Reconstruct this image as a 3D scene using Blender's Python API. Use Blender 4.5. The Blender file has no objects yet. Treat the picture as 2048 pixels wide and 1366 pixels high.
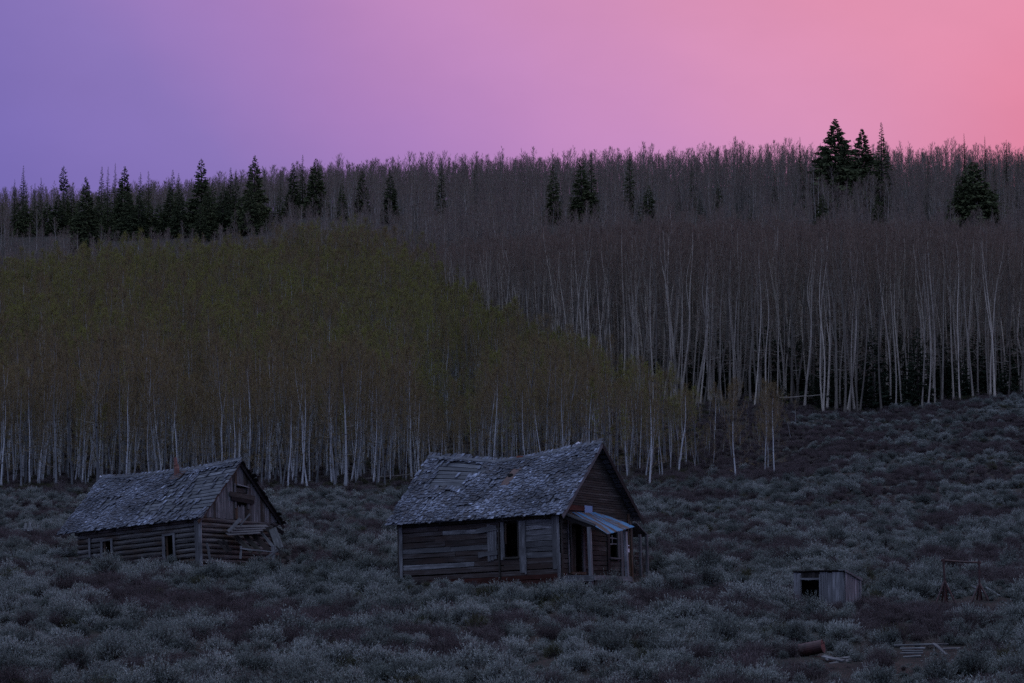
import bpy, math, random
import numpy as np
from mathutils import Vector, Matrix

random.seed(7); rng = np.random.default_rng(11)
scene = bpy.context.scene
col = scene.collection

def srgb(r, g, b, a=1.0):
    f = lambda c: (c/255/12.92) if c/255 <= 0.04045 else ((c/255+0.055)/1.055)**2.4
    return (f(r), f(g), f(b), a)

# ------------------------------------------------------------------ camera
LENS = 85.0
FPX = LENS/36.0*2048.0            # focal length in photograph pixels
HORIZON = 1090.0                  # row of the true horizon in the photograph
PITCH = math.atan((HORIZON-683.0)/FPX)
cam_data = bpy.data.cameras.new('camera'); cam = bpy.data.objects.new('camera', cam_data)
col.objects.link(cam); scene.camera = cam
cam_data.lens = LENS; cam_data.sensor_width = 36.0; cam_data.sensor_fit = 'HORIZONTAL'
cam_data.clip_start = 0.5; cam_data.clip_end = 6000.0
cam.location = (0, 0, 0); cam.rotation_euler = (math.pi/2+PITCH, 0, 0)

# ------------------------------------------------------------------ dusk sky
world = bpy.data.worlds.new('World'); scene.world = world; world.use_nodes = True
SKY_STRENGTH = 1.0
def build_sky():
    nt = world.node_tree; nt.nodes.clear(); N = nt.nodes.new; L = nt.links.new
    def math_(op, a, b=None, c=None, clamp=False):
        n = N('ShaderNodeMath'); n.operation = op; n.use_clamp = clamp
        for i, v in enumerate((a, b, c)):
            if v is None: continue
            if isinstance(v, (int, float)): n.inputs[i].default_value = v
            else: L(v, n.inputs[i])
        return n.outputs[0]
    def sstep(x, lo, hi):
        n = N('ShaderNodeMapRange'); n.interpolation_type = 'SMOOTHSTEP'
        L(x, n.inputs['Value']); n.inputs['From Min'].default_value = lo; n.inputs['From Max'].default_value = hi
        return n.outputs['Result']
    def mix(f, a, b):
        n = N('ShaderNodeMix'); n.data_type = 'RGBA'; L(f, n.inputs['Factor'])
        for s, v in (('A', a), ('B', b)):
            k = [i for i in n.inputs if i.name == s and i.type == 'RGBA'][0]
            if isinstance(v, tuple): k.default_value = v
            else: L(v, k)
        return [o for o in n.outputs if o.type == 'RGBA'][0]
    tc = N('ShaderNodeTexCoord'); sep = N('ShaderNodeSeparateXYZ'); L(tc.outputs['Generated'], sep.inputs[0])
    x, y, z = sep.outputs
    hl = math_('SQRT', math_('ADD', math_('MULTIPLY', x, x), math_('MULTIPLY', y, y)))
    hl = math_('MAXIMUM', hl, 1e-4)
    # azimuth towards the afterglow, 40 degrees to the side of the view
    sx, sy = math.sin(math.radians(40)), math.cos(math.radians(40))
    hz = math_('DIVIDE', math_('ADD', math_('MULTIPLY', x, sx), math_('MULTIPLY', y, sy)), hl)
    elev = math_('MULTIPLY', math_('ARCSINE', z), 57.2958)
    noise = N('ShaderNodeTexNoise'); noise.inputs['Scale'].default_value = 6.0; noise.inputs['Detail'].default_value = 4.0
    L(tc.outputs['Generated'], noise.inputs['Vector'])
    wob = math_('MULTIPLY', math_('SUBTRACT', noise.outputs[0], 0.5), 0.06)
    lift = math_('MULTIPLY', math_('SUBTRACT', math_('MINIMUM', elev, 16.0), 8.8), 0.0125)
    q = math_('ADD', math_('ADD', hz, lift), wob)
    ramp = N('ShaderNodeValToRGB'); cr = ramp.color_ramp
    mr = N('ShaderNodeMapRange'); L(q, mr.inputs['Value']); mr.inputs['From Min'].default_value = -0.35; mr.inputs['From Max'].default_value = 1.0
    L(mr.outputs[0], ramp.inputs[0])
    stops = [(0.00, (118, 130, 188)), (0.35, (112, 120, 182)), (0.62, (112, 107, 178)), (0.71, (119, 107, 180)), (0.765, (138, 117, 185)), (0.81, (170, 127, 190)),
             (0.85, (198, 140, 193)), (0.89, (216, 146, 186)), (0.93, (226, 146, 177)), (1.0, (234, 150, 174))]
    while len(cr.elements) < len(stops): cr.elements.new(0.5)
    for e, (p, c) in zip(cr.elements, stops): e.position = p; e.color = srgb(*c)
    # redder core low over the place where the sun went down
    az, el = math.radians(21), math.radians(3)
    S = (math.cos(el)*math.sin(az), math.cos(el)*math.cos(az), math.sin(el))
    dp = math_('ADD', math_('ADD', math_('MULTIPLY', x, S[0]), math_('MULTIPLY', y, S[1])), math_('MULTIPLY', z, S[2]))
    ang = math_('MULTIPLY', math_('ARCCOSINE', math_('MINIMUM', dp, 1.0)), 57.2958)
    red = math_('SUBTRACT', 1.0, sstep(ang, 3.0, 15.5))
    c1 = mix(red, ramp.outputs[0], srgb(238, 112, 132))
    # the colour of dusk fades into a cool dome overhead
    up = sstep(elev, 13.0, 48.0)
    c2 = mix(up, c1, (0.50, 0.625, 0.95, 1))
    mp = N('ShaderNodeMapping'); mp.inputs['Scale'].default_value = (6, 6, 13); L(tc.outputs['Generated'], mp.inputs['Vector'])
    n2 = N('ShaderNodeTexNoise'); n2.inputs['Scale'].default_value = 1.0; n2.inputs['Detail'].default_value = 5.0; n2.inputs['Roughness'].default_value = 0.55; L(mp.outputs[0], n2.inputs['Vector'])
    vr = N('ShaderNodeMapRange'); L(n2.outputs[0], vr.inputs['Value']); vr.inputs['From Min'].default_value = 0.3; vr.inputs['From Max'].default_value = 0.7; vr.inputs['To Min'].default_value = 0.94; vr.inputs['To Max'].default_value = 1.05
    cm = N('ShaderNodeVectorMath'); cm.operation = 'SCALE'; L(c2, cm.inputs[0]); L(vr.outputs[0], cm.inputs['Scale']); c2 = cm.outputs[0]
    bg = N('ShaderNodeBackground'); L(c2, bg.inputs['Color']); bg.inputs['Strength'].default_value = SKY_STRENGTH
    out = N('ShaderNodeOutputWorld'); L(bg.outputs[0], out.inputs['Surface'])
build_sky()
vs = scene.view_settings
vs.view_transform = 'Standard'; vs.look = 'None'; vs.exposure = 0.0; vs.gamma = 1.0; vs.use_curve_mapping = False
scene.cycles.max_bounces = 5; scene.cycles.diffuse_bounces = 3; scene.cycles.glossy_bounces = 2
scene.cycles.use_denoising = False
scene.cycles.sample_clamp_indirect = 4.0

# ------------------------------------------------------------------ pixels <-> places
CP, SP = math.cos(PITCH), math.sin(PITCH)
def ray(u, v):
    a, b = (u-1024.0)/FPX, (683.0-v)/FPX
    return Vector((a, CP-b*SP, SP+b*CP))
def at(u, v, d):
    r = ray(u, v); return r*(d/r.y)
def pix(p):
    x, y, z = p; f = y*CP+z*SP; b = (-y*SP+z*CP)/f
    return 1024.0+FPX*x/f, 683.0-FPX*b
def tan_row(v):                      # z/y on the centre column for a row
    return np.tan(PITCH+np.arctan((683.0-np.asarray(v, float))/FPX))

# rows at which the ground lies, by distance (down) and by column (across)
UC = np.array([-300, 0, 300, 700, 1000, 1300, 1500, 1700, 2048, 2400.])
DC = np.array([40, 60, 80, 97, 112, 150, 180, 210, 235, 260, 330, 450, 520, 560, 630, 700, 760, 950, 1500.])
VT = np.array([
 [1560]*10,
 [1392]*10,
 [1252, 1252, 1252, 1250, 1250, 1248, 1246, 1244, 1240, 1238],
 [1172, 1172, 1172, 1174, 1174, 1172, 1170, 1168, 1162, 1158],
 [1126, 1126, 1126, 1124, 1120, 1118, 1116, 1114, 1106, 1100],
 [1050, 1050, 1048, 1045, 1042, 1036, 1030, 1022, 1008, 1000],
 [1005, 1005, 1003, 1001, 998, 992, 978, 955, 932, 920],
 [979, 977, 975, 972, 968, 958, 938, 905, 876, 860],
 [950, 946, 942, 937, 925, 895, 872, 866, 834, 818],
 [905, 900, 893, 886, 872, 824, 815, 831, 797, 782],
 [770, 760, 748, 738, 738, 745, 745, 750, 730, 715],
 [640, 628, 600, 566, 590, 610, 615, 622, 612, 600],
 [585, 570, 532, 500, 515, 545, 555, 560, 552, 545],
 [535, 525, 495, 468, 480, 515, 525, 530, 525, 520],
 [486, 478, 462, 434, 428, 440, 440, 440, 440, 440],
 [458, 448, 440, 412, 394, 381, 372, 372, 374, 376],
 [482, 472, 466, 440, 426, 414, 406, 406, 408, 410],
 [600]*10,
 [900]*10], float)
TT = tan_row(VT)
LD = np.log(DC)
def ground_z(X, Y):
    X = np.asarray(X, float); Y = np.asarray(Y, float)
    Yc = np.maximum(Y, 40.0)
    u = 1024.0 + FPX*X/Yc*1.0
    ld = np.log(np.minimum(Yc, 1500))
    i = np.clip(np.searchsorted(LD, ld)-1, 0, len(LD)-2); t = (ld-LD[i])/(LD[i+1]-LD[i])
    uu = np.clip(u, UC[0], UC[-1])
    j = np.clip(np.searchsorted(UC, uu)-1, 0, len(UC)-2); s = (uu-UC[j])/(UC[j+1]-UC[j]); s = s*s*(3-2*s)
    a = TT[i, j]*(1-s)+TT[i, j+1]*s; b = TT[i+1, j]*(1-s)+TT[i+1, j+1]*s
    z = (a*(1-t)+b*t)*Yc
    near = np.clip((40.0-Y)/40.0, 0, 1)
    z = z + near*(-1.75-z)
    z = z + 0.12*np.sin(X*0.9+Y*0.23)*np.sin(Y*0.61+1.3) + 0.06*np.sin(X*2.1+1)*np.sin(Y*1.7)
    return z
def gz(x, y): return float(ground_z(x, y))
def place(u, d):                     # ground point under column u at distance d
    x = (u-1024.0)/FPX*d*1.0
    z = gz(x, d)
    for _ in range(2):
        f = d*CP+z*SP; x = (u-1024.0)/FPX*f; z = gz(x, d)
    return Vector((x, d, z))
def row_of(u, d): return pix(place(u, d))[1]
def dist_for_row(u, v, lo=110, hi=728):
    best = None
    for d in np.linspace(lo, hi, 260):
        e = abs(row_of(u, d)-v)
        if best is None or e < best[0]: best = (e, d)
    return float(best[1])

# ------------------------------------------------------------------ materials
def new_mat(name):
    m = bpy.data.materials.new(name); m.use_nodes = True
    nt = m.node_tree; p = nt.nodes['Principled BSDF']
    p.inputs['Roughness'].default_value = 0.9
    p.inputs['Specular IOR Level'].default_value = 0.15
    return m, nt, p
def rand_value(nt):                  # one number per object, plus one per face where the mesh carries it
    oi = nt.nodes.new('ShaderNodeObjectInfo'); at_ = nt.nodes.new('ShaderNodeAttribute'); at_.attribute_name = 'rnd'
    ad = nt.nodes.new('ShaderNodeMath'); ad.operation = 'ADD'; nt.links.new(oi.outputs['Random'], ad.inputs[0]); nt.links.new(at_.outputs['Fac'], ad.inputs[1])
    fr = nt.nodes.new('ShaderNodeMath'); fr.operation = 'FRACT'; nt.links.new(ad.outputs[0], fr.inputs[0])
    return fr.outputs[0]
def ramp_node(nt, src, stops):
    r = nt.nodes.new('ShaderNodeValToRGB'); cr = r.color_ramp
    while len(cr.elements) < len(stops): cr.elements.new(0.5)
    for e, (p, c) in zip(cr.elements, stops): e.position = p; e.color = (*c, 1)
    nt.links.new(src, r.inputs[0]); return r.outputs[0]
def noise_node(nt, scale_vec, scale=1.0, detail=4.0, rough=0.6, offset=None):
    tc = nt.nodes.new('ShaderNodeTexCoord'); mp = nt.nodes.new('ShaderNodeMapping')
    nt.links.new(tc.outputs['Object'], mp.inputs['Vector']); mp.inputs['Scale'].default_value = scale_vec
    if offset is not None:
        cx = nt.nodes.new('ShaderNodeCombineXYZ')
        ml = nt.nodes.new('ShaderNodeMath'); ml.operation = 'MULTIPLY'; ml.inputs[1].default_value = 60.0
        nt.links.new(offset, ml.inputs[0])
        for k in range(3): nt.links.new(ml.outputs[0], cx.inputs[k])
        nt.links.new(cx.outputs[0], mp.inputs['Location'])
    n = nt.nodes.new('ShaderNodeTexNoise'); n.inputs['Scale'].default_value = scale
    n.inputs['Detail'].default_value = detail; n.inputs['Roughness'].default_value = rough
    nt.links.new(mp.outputs[0], n.inputs['Vector']); return n.outputs[0]
def mix_col(nt, fac, a, b, mode='MIX'):
    n = nt.nodes.new('ShaderNodeMix'); n.data_type = 'RGBA'; n.blend_type = mode
    if isinstance(fac, float): n.inputs['Factor'].default_value = fac
    else: nt.links.new(fac, n.inputs['Factor'])
    for s, v in (('A', a), ('B', b)):
        k = [i for i in n.inputs if i.name == s and i.type == 'RGBA'][0]
        if isinstance(v, tuple): k.default_value = (*v, 1) if len(v) == 3 else v
        else: nt.links.new(v, k)
    return [o for o in n.outputs if o.type == 'RGBA'][0]
def colour_value(nt):
    oi = nt.nodes.new('ShaderNodeObjectInfo'); at_ = nt.nodes.new('ShaderNodeAttribute'); at_.attribute_name = 'rnd'
    sp = nt.nodes.new('ShaderNodeSeparateColor'); nt.links.new(oi.outputs['Color'], sp.inputs[0])
    ad = nt.nodes.new('ShaderNodeMath'); ad.operation = 'ADD'; nt.links.new(sp.outputs[0], ad.inputs[0]); nt.links.new(at_.outputs['Fac'], ad.inputs[1])
    return ad.outputs[0]
def wood_mat(name, dark, mid, light, grain=(1.2, 22, 22), lo=0.6, hi=1.25, rust=None, byc=False):
    m, nt, p = new_mat(name)
    r = colour_value(nt) if byc else rand_value(nt)
    g = noise_node(nt, grain, 1.0, 5.0, 0.65, offset=r)
    c = ramp_node(nt, g, [(0.28, dark), (0.5, mid), (0.74, light)])
    v = ramp_node(nt, r, [(0.0, (lo,)*3), (0.55, ((lo+hi)/2,)*3), (0.85, (hi*0.9,)*3), (1.0, (hi*1.1,)*3)])
    c = mix_col(nt, 1.0, c, v, 'MULTIPLY')
    big = noise_node(nt, (0.8, 1.6, 1.6), 1.0, 3.0, 0.6, offset=r)
    st = ramp_node(nt, big, [(0.42, (0, 0, 0)), (0.66, (1, 1, 1))])
    c = mix_col(nt, st, c, rust if rust else tuple(x*0.55 for x in mid))
    nt.links.new(c, p.inputs['Base Color'])
    bp = nt.nodes.new('ShaderNodeBump'); bp.inputs['Strength'].default_value = 0.5; bp.inputs['Distance'].default_value = 0.02
    nt.links.new(g, bp.inputs['Height']); nt.links.new(bp.outputs[0], p.inputs['Normal'])
    return m
def leaf_mat(name, a, b, c=None, trans=0.0):
    m, nt, p = new_mat(name)
    oi = nt.nodes.new('ShaderNodeObjectInfo'); at_ = nt.nodes.new('ShaderNodeAttribute'); at_.attribute_name = 'rnd'
    ma = nt.nodes.new('ShaderNodeMath'); ma.operation = 'MULTIPLY_ADD'; ma.inputs[1].default_value = 0.5
    nt.links.new(oi.outputs['Random'], ma.inputs[0]); nt.links.new(at_.outputs['Fac'], ma.inputs[2]); r = ma.outputs[0]
    stops = [(0.0, a), (1.0, b)] if c is None else [(0.0, a), (0.55, b), (1.0, c)]
    nt.links.new(ramp_node(nt, r, stops), p.inputs['Base Color'])
    p.inputs['Roughness'].default_value = 0.85
    return m
def bark_mat(name, light, mid, dark, scar=0.55):
    m, nt, p = new_mat(name)
    r = rand_value(nt)
    g = noise_node(nt, (3, 3, 0.9), 1.0, 4.0, 0.6, offset=r)
    c = ramp_node(nt, g, [(0.3, mid), (0.62, light)])
    s = noise_node(nt, (2.2, 2.2, 7.5), 1.0, 3.0, 0.7, offset=r)
    k = ramp_node(nt, s, [(scar, (0, 0, 0)), (scar+0.05, (1, 1, 1))])
    c = mix_col(nt, k, c, dark)
    v = ramp_node(nt, r, [(0.0, (0.22,)*3), (0.35, (0.42,)*3), (0.7, (0.75,)*3), (1.0, (1.15,)*3)])
    c = mix_col(nt, 1.0, c, v, 'MULTIPLY')
    nt.links.new(c, p.inputs['Base Color']); return m

M = {}
M['bark_white'] = bark_mat('aspen_bark_white', (0.54, 0.55, 0.53), (0.36, 0.37, 0.36), (0.03, 0.03, 0.03), 0.60)
M['bark_grey'] = bark_mat('aspen_bark_grey', (0.50, 0.44, 0.35), (0.34, 0.30, 0.235), (0.03, 0.028, 0.024), 0.63)
M['bark_hill'] = bark_mat('aspen_bark_hillside', (0.40, 0.36, 0.31), (0.29, 0.26, 0.22), (0.05, 0.045, 0.04), 0.7)
M['twig_bud'] = leaf_mat('budding_twig', (0.175, 0.125, 0.066), (0.22, 0.16, 0.085))
M['bud'] = leaf_mat('opening_bud', (0.185, 0.132, 0.056), (0.205, 0.155, 0.055), (0.205, 0.175, 0.05))
M['bud_green'] = leaf_mat('young_leaf', (0.225, 0.195, 0.058), (0.225, 0.235, 0.042), (0.21, 0.255, 0.028))
M['twig_bare'] = leaf_mat('bare_twig', (0.15, 0.104, 0.076), (0.20, 0.14, 0.102))
M['twig_far'] = leaf_mat('bare_twig_hillside', (0.19, 0.14, 0.115), (0.225, 0.168, 0.132), (0.21, 0.18, 0.115))
M['limb'] = leaf_mat('aspen_limb', (0.20, 0.18, 0.14), (0.30, 0.27, 0.22))
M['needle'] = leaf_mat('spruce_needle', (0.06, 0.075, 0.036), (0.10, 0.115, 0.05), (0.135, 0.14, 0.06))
M['needle_dark'] = leaf_mat('spruce_needle_painted_shade', (0.022, 0.032, 0.02), (0.042, 0.056, 0.03))  # darker copy of the needle colour, with forest shade put into it
M['con_bark'] = bark_mat('spruce_bark', (0.09, 0.07, 0.055), (0.06, 0.05, 0.04), (0.02, 0.018, 0.015), 0.62)
M['sage'] = leaf_mat('sage_leaf', (0.05, 0.058, 0.047), (0.19, 0.208, 0.178), (0.45, 0.47, 0.425))
M['sage_stem'] = leaf_mat('sage_stem', (0.05, 0.042, 0.036), (0.07, 0.06, 0.052))
M['brush'] = leaf_mat('brown_brush_twig', (0.05, 0.038, 0.036), (0.085, 0.066, 0.062), (0.15, 0.12, 0.115))
M['grass'] = leaf_mat('dry_grass', (0.13, 0.105, 0.085), (0.17, 0.14, 0.12))
M['olive'] = leaf_mat('olive_shrub_leaf', (0.055, 0.055, 0.025), (0.075, 0.075, 0.035))
M['shingle'] = wood_mat('weathered_shingle', (0.045, 0.048, 0.056), (0.16, 0.174, 0.212), (0.45, 0.485, 0.58), (9, 1.0, 3), 0.30, 1.45, rust=(0.085, 0.08, 0.082), byc=True)
M['sheath'] = wood_mat('roof_sheathing', (0.06, 0.062, 0.066), (0.155, 0.16, 0.17), (0.27, 0.28, 0.295), (1.2, 14, 14), 0.6, 1.15)
M['greywood'] = wood_mat('grey_board', (0.05, 0.049, 0.047), (0.165, 0.163, 0.158), (0.33, 0.33, 0.325), (1.2, 16, 16), 0.6, 1.25)
M['palewood'] = wood_mat('pale_grey_board', (0.08, 0.078, 0.076), (0.25, 0.248, 0.244), (0.44, 0.44, 0.435), (1.2, 16, 16), 0.6, 1.2)
M['log'] = wood_mat('weathered_log', (0.045, 0.042, 0.038), (0.14, 0.133, 0.122), (0.27, 0.26, 0.24), (1.0, 14, 14), 0.6, 1.15, rust=(0.07, 0.05, 0.036))
M['brownwood'] = wood_mat('brown_siding', (0.02, 0.018, 0.015), (0.060, 0.055, 0.046), (0.15, 0.138, 0.118), (1.2, 18, 18), 0.5, 1.3, rust=(0.045, 0.036, 0.027))
M['mixwood'] = wood_mat('stained_plank', (0.026, 0.019, 0.016), (0.070, 0.057, 0.050), (0.14, 0.13, 0.125), (0.9, 16, 16), 0.5, 1.35, rust=(0.052, 0.036, 0.029))
M['redwood'] = wood_mat('faded_red_plank', (0.04, 0.016, 0.012), (0.075, 0.028, 0.02), (0.11, 0.045, 0.034), (1.2, 16, 16), 0.7, 1.15)
M['orangewood'] = wood_mat('rust_stained_board', (0.035, 0.026, 0.02), (0.095, 0.072, 0.05), (0.19, 0.155, 0.115), (1.2, 16, 16), 0.6, 1.2, rust=(0.085, 0.046, 0.026))
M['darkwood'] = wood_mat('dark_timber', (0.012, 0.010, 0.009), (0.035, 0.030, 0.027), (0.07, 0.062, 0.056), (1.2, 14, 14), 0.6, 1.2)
def metal_mat(name, base, rust, lo, hi, scale=(1.5, 1.5, 1.5)):
    m, nt, p = new_mat(name)
    g = noise_node(nt, scale, 1.0, 5.0, 0.65)
    k = ramp_node(nt, g, [(lo, (0, 0, 0)), (hi, (1, 1, 1))])
    nt.links.new(mix_col(nt, k, base, rust), p.inputs['Base Color'])
    p.inputs['Roughness'].default_value = 0.55; p.inputs['Specular IOR Level'].default_value = 0.4
    return m
M['rust'] = metal_mat('rusted_iron', (0.105, 0.045, 0.032), (0.055, 0.028, 0.022), 0.4, 0.65, (4, 4, 4))
M['darkrust'] = metal_mat('dark_rusted_pipe', (0.045, 0.025, 0.022), (0.075, 0.032, 0.022), 0.4, 0.65, (5, 5, 5))
M['barrel'] = metal_mat('old_barrel_rust', (0.062, 0.024, 0.02), (0.035, 0.017, 0.015), 0.4, 0.65, (4, 4, 4))
M['pipe_rust'] = metal_mat('stovepipe_rust', (0.20, 0.085, 0.058), (0.10, 0.045, 0.035), 0.45, 0.7, (5, 5, 5))
M['rust_bright'] = metal_mat('orange_rust', (0.30, 0.10, 0.055), (0.17, 0.06, 0.04), 0.45, 0.7, (5, 5, 5))
M['blue_tin'] = metal_mat('blue_painted_tin', (0.06, 0.195, 0.35), (0.10, 0.06, 0.045), 0.46, 0.55, (0.5, 3.6, 1.0))
M['blue_plain'] = metal_mat('blue_tin_patch', (0.15, 0.28, 0.44), (0.15, 0.2, 0.27), 0.55, 0.8, (5, 5, 5))
M['white'] = metal_mat('white_enamel', (0.75, 0.75, 0.76), (0.45, 0.42, 0.4), 0.6, 0.75, (9, 9, 9))
def pure(name, c):
    m, nt, p = new_mat(name)
    g = noise_node(nt, (6, 6, 6), 1.0, 3.0)
    nt.links.new(ramp_node(nt, g, [(0.3, tuple(x*0.7 for x in c)), (0.7, c)]), p.inputs['Base Color']); return m
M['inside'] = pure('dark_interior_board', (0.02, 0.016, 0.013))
M['hole'] = pure('pipe_hole_painted_dark', (0.006, 0.006, 0.006))  # near-black colour stands in for the unlit depth of the hole
def ground_mat():
    m, nt, p = new_mat('soil_and_litter')
    g = noise_node(nt, (0.35, 0.35, 0.35), 1.0, 8.0, 0.7)
    c = ramp_node(nt, g, [(0.3, (0.016, 0.014, 0.012)), (0.5, (0.030, 0.027, 0.021)), (0.7, (0.048, 0.044, 0.032))])
    nt.links.new(c, p.inputs['Base Color'])
    b = nt.nodes.new('ShaderNodeBump'); b.inputs['Strength'].default_value = 1.0; b.inputs['Distance'].default_value = 0.2
    nt.links.new(noise_node(nt, (3, 3, 3), 1.0, 5.0), b.inputs['Height']); nt.links.new(b.outputs[0], p.inputs['Normal'])
    return m
M['ground'] = ground_mat()

# ------------------------------------------------------------------ mesh helpers
def mesh_np(name, V, F, mats, mi=None, rnd=None, smooth=False):
    """V (n,3); F list of faces or (m,k) array"""
    me = bpy.data.meshes.new(name)
    V = np.asarray(V, np.float32)
    if isinstance(F, np.ndarray):
        k = F.shape[1]; n = F.shape[0]
        me.vertices.add(len(V)); me.vertices.foreach_set('co', V.ravel())
        me.loops.add(n*k); me.loops.foreach_set('vertex_index', F.astype(np.int32).ravel())
        me.polygons.add(n); me.polygons.foreach_set('loop_start', np.arange(0, n*k, k, dtype=np.int32))
        me.update(calc_edges=True)
    else:
        me.from_pydata([tuple(v) for v in V.tolist()], [], F); me.update()
    for m in (mats if isinstance(mats, (list, tuple)) else [mats]): me.materials.append(m)
    if mi is not None: me.polygons.foreach_set('material_index', np.asarray(mi, np.int32))
    if rnd is not None:
        a = me.attributes.new('rnd', 'FLOAT', 'FACE'); a.data.foreach_set('value', np.asarray(rnd, np.float32))
    me.polygons.foreach_set('use_smooth', np.full(len(me.polygons), smooth, dtype=bool))
    return me
def obj(name, me, parent=None, mat=None):
    o = bpy.data.objects.new(name, me); col.objects.link(o)
    if parent is not None: o.parent = parent
    if mat is not None: o.matrix_basis = mat
    return o
def empty(name, loc=(0, 0, 0), rz=0.0):
    o = bpy.data.objects.new(name, None); col.objects.link(o); o.location = loc; o.rotation_euler = (0, 0, rz)
    o.empty_display_size = 0.3
    return o
def tag(o, label, cat, group=None, kind=None):
    if label: o['label'] = label
    if cat: o['category'] = cat
    if group: o['group'] = group
    if kind: o['kind'] = kind
    return o

# ------------------------------------------------------------------ ground
def build_ground():
    ys = np.concatenate([np.arange(-90, 40, 6.0), np.arange(40, 300, 1.6), np.arange(300, 760, 5.0), np.arange(760, 1500, 40.0)])
    xh = np.concatenate([np.arange(0, 70, 1.6), np.arange(70, 190, 5.0), np.arange(190, 620, 40.0)])
    xs = np.concatenate([-xh[:0:-1], xh])
    X, Y = np.meshgrid(xs, ys); Z = ground_z(X, Y)
    V = np.stack([X, Y, Z], -1).reshape(-1, 3)
    ny, nx = X.shape
    i = (np.arange(ny-1)[:, None]*nx+np.arange(nx-1)[None, :]).ravel()
    F = np.stack([i, i+1, i+nx+1, i+nx], 1)
    o = obj('ground', mesh_np('ground', V, F, M['ground'], smooth=True)); o['kind'] = 'structure'
build_ground()

# ------------------------------------------------------------------ boards and logs
class Building:
    """a leaning timber building: local x along the long wall (0 at the near corner, negative to the far end), y along the gable, z up"""
    def __init__(s, name, loc, phi, tx, ty, rack, rise=None):
        s.root = empty(name, loc, -phi); s.tx, s.ty, s.rack = tx, ty, rack
        s.sag = lambda x, f: 0.0
    def w(s, p, f=0.0):              # lean and settle
        x, y, z = p
        return Vector((x-s.rack*z, y, z+s.tx*x-s.ty*y-s.sag(x, f)))
def frame(a, b, nrm):
    d = (b-a); L = d.length; ex = d/L; n = (nrm-ex*nrm.dot(ex)).normalized(); ey = n.cross(ex)
    return Matrix(((ex.x, ey.x, n.x, a.x), (ex.y, ey.y, n.y, a.y), (ex.z, ey.z, n.z, a.z), (0, 0, 0, 1))), L
def board(name, parent, a, b, nrm, w, t, mat, rough=0.012, seg=3, cut0=0.0, cut1=0.0, w1=None):
    """plank from a to b (middle of its inner face), width w, thickness t along nrm; cut0/cut1 skew its ends"""
    a, b, nrm = Vector(a), Vector(b), Vector(nrm)
    T, L = frame(a, b, nrm); V = []; F = []
    w1 = w if w1 is None else w1
    for i in range(seg+1):
        k = i/seg; ww = w*(1-k)+w1*k
        e0 = random.uniform(-rough, rough); e1 = random.uniform(-rough, rough); bow = random.uniform(-rough, rough)*0.5
        for yy, zz in ((-ww/2+e0, 0), (ww/2+e1, 0), (ww/2+e1, t+bow), (-ww/2+e0, t+bow)):
            sk = (cut0*(1-k)+cut1*k)*yy
            V.append((L*k+sk, yy, zz))
    for i in range(seg):
        o = 4*i
        for j in range(4): F.append((o+j, o+(j+1) % 4, o+4+(j+1) % 4, o+4+j))
    F.append((3, 2, 1, 0)); o = 4*seg; F.append((o, o+1, o+2, o+3))
    F = [tuple(reversed(f)) for f in F]
    return obj(name, mesh_np(name, V, F, mat), parent, T)
def log(name, parent, a, b, r, mat, seg=5, sides=8, taper=0.92, wob=0.012):
    a, b = Vector(a), Vector(b); T, L = frame(a, b, Vector((0.01, 0.02, 1)) if abs((b-a).normalized().z) < 0.9 else Vector((0, -1, 0)))
    V = []; F = []
    for i in range(seg+1):
        k = i/seg; cy, cz = random.uniform(-wob, wob), random.uniform(-wob, wob); rr = r*(1+(taper-1)*k)*random.uniform(0.95, 1.05)
        for j in range(sides):
            an = 2*math.pi*j/sides; q = rr*random.uniform(0.95, 1.05); V.append((L*k, cy+q*math.cos(an), cz+q*math.sin(an)))
    for i in range(seg):
        for j in range(sides):
            F.append((i*sides+j, i*sides+(j+1) % sides, (i+1)*sides+(j+1) % sides, (i+1)*sides+j))
    F.append(tuple(range(sides-1, -1, -1))); F.append(tuple(seg*sides+j for j in range(sides)))
    F = [tuple(reversed(f)) for f in F]
    return obj(name, mesh_np(name, V, F, mat, smooth=False), parent, T)
def slab(name, parent, pts, nrm, t, mat, sub=1):
    """a sheet through four corners with a thickness"""
    P = [Vector(p) for p in pts]; n = Vector(nrm).normalized()*t; V = []; F = []
    m = sub+1
    for off in (Vector((0, 0, 0)), n):
        for i in range(m):
            for j in range(m):
                s, q = i/sub, j/sub
                V.append((P[0]*(1-s)+P[1]*s)*(1-q)+(P[3]*(1-s)+P[2]*s)*q+off)
    N2 = m*m
    for i in range(sub):
        for j in range(sub):
            a = i*m+j; F.append((a, a+1, a+m+1, a+m)); F.append((N2+a+m, N2+a+m+1, N2+a+1, N2+a))
    rim = [i*m for i in range(m)]+[(m-1)*m+j for j in range(1, m)]+[i*m+m-1 for i in range(m-2, -1, -1)]+[j for j in range(m-2, 0, -1)]
    for k in range(len(rim)):
        a, b = rim[k], rim[(k+1) % len(rim)]; F.append((a, b, N2+b, N2+a))
    return obj(name, mesh_np(name, [tuple(v) for v in V], F, mat), parent)
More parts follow.
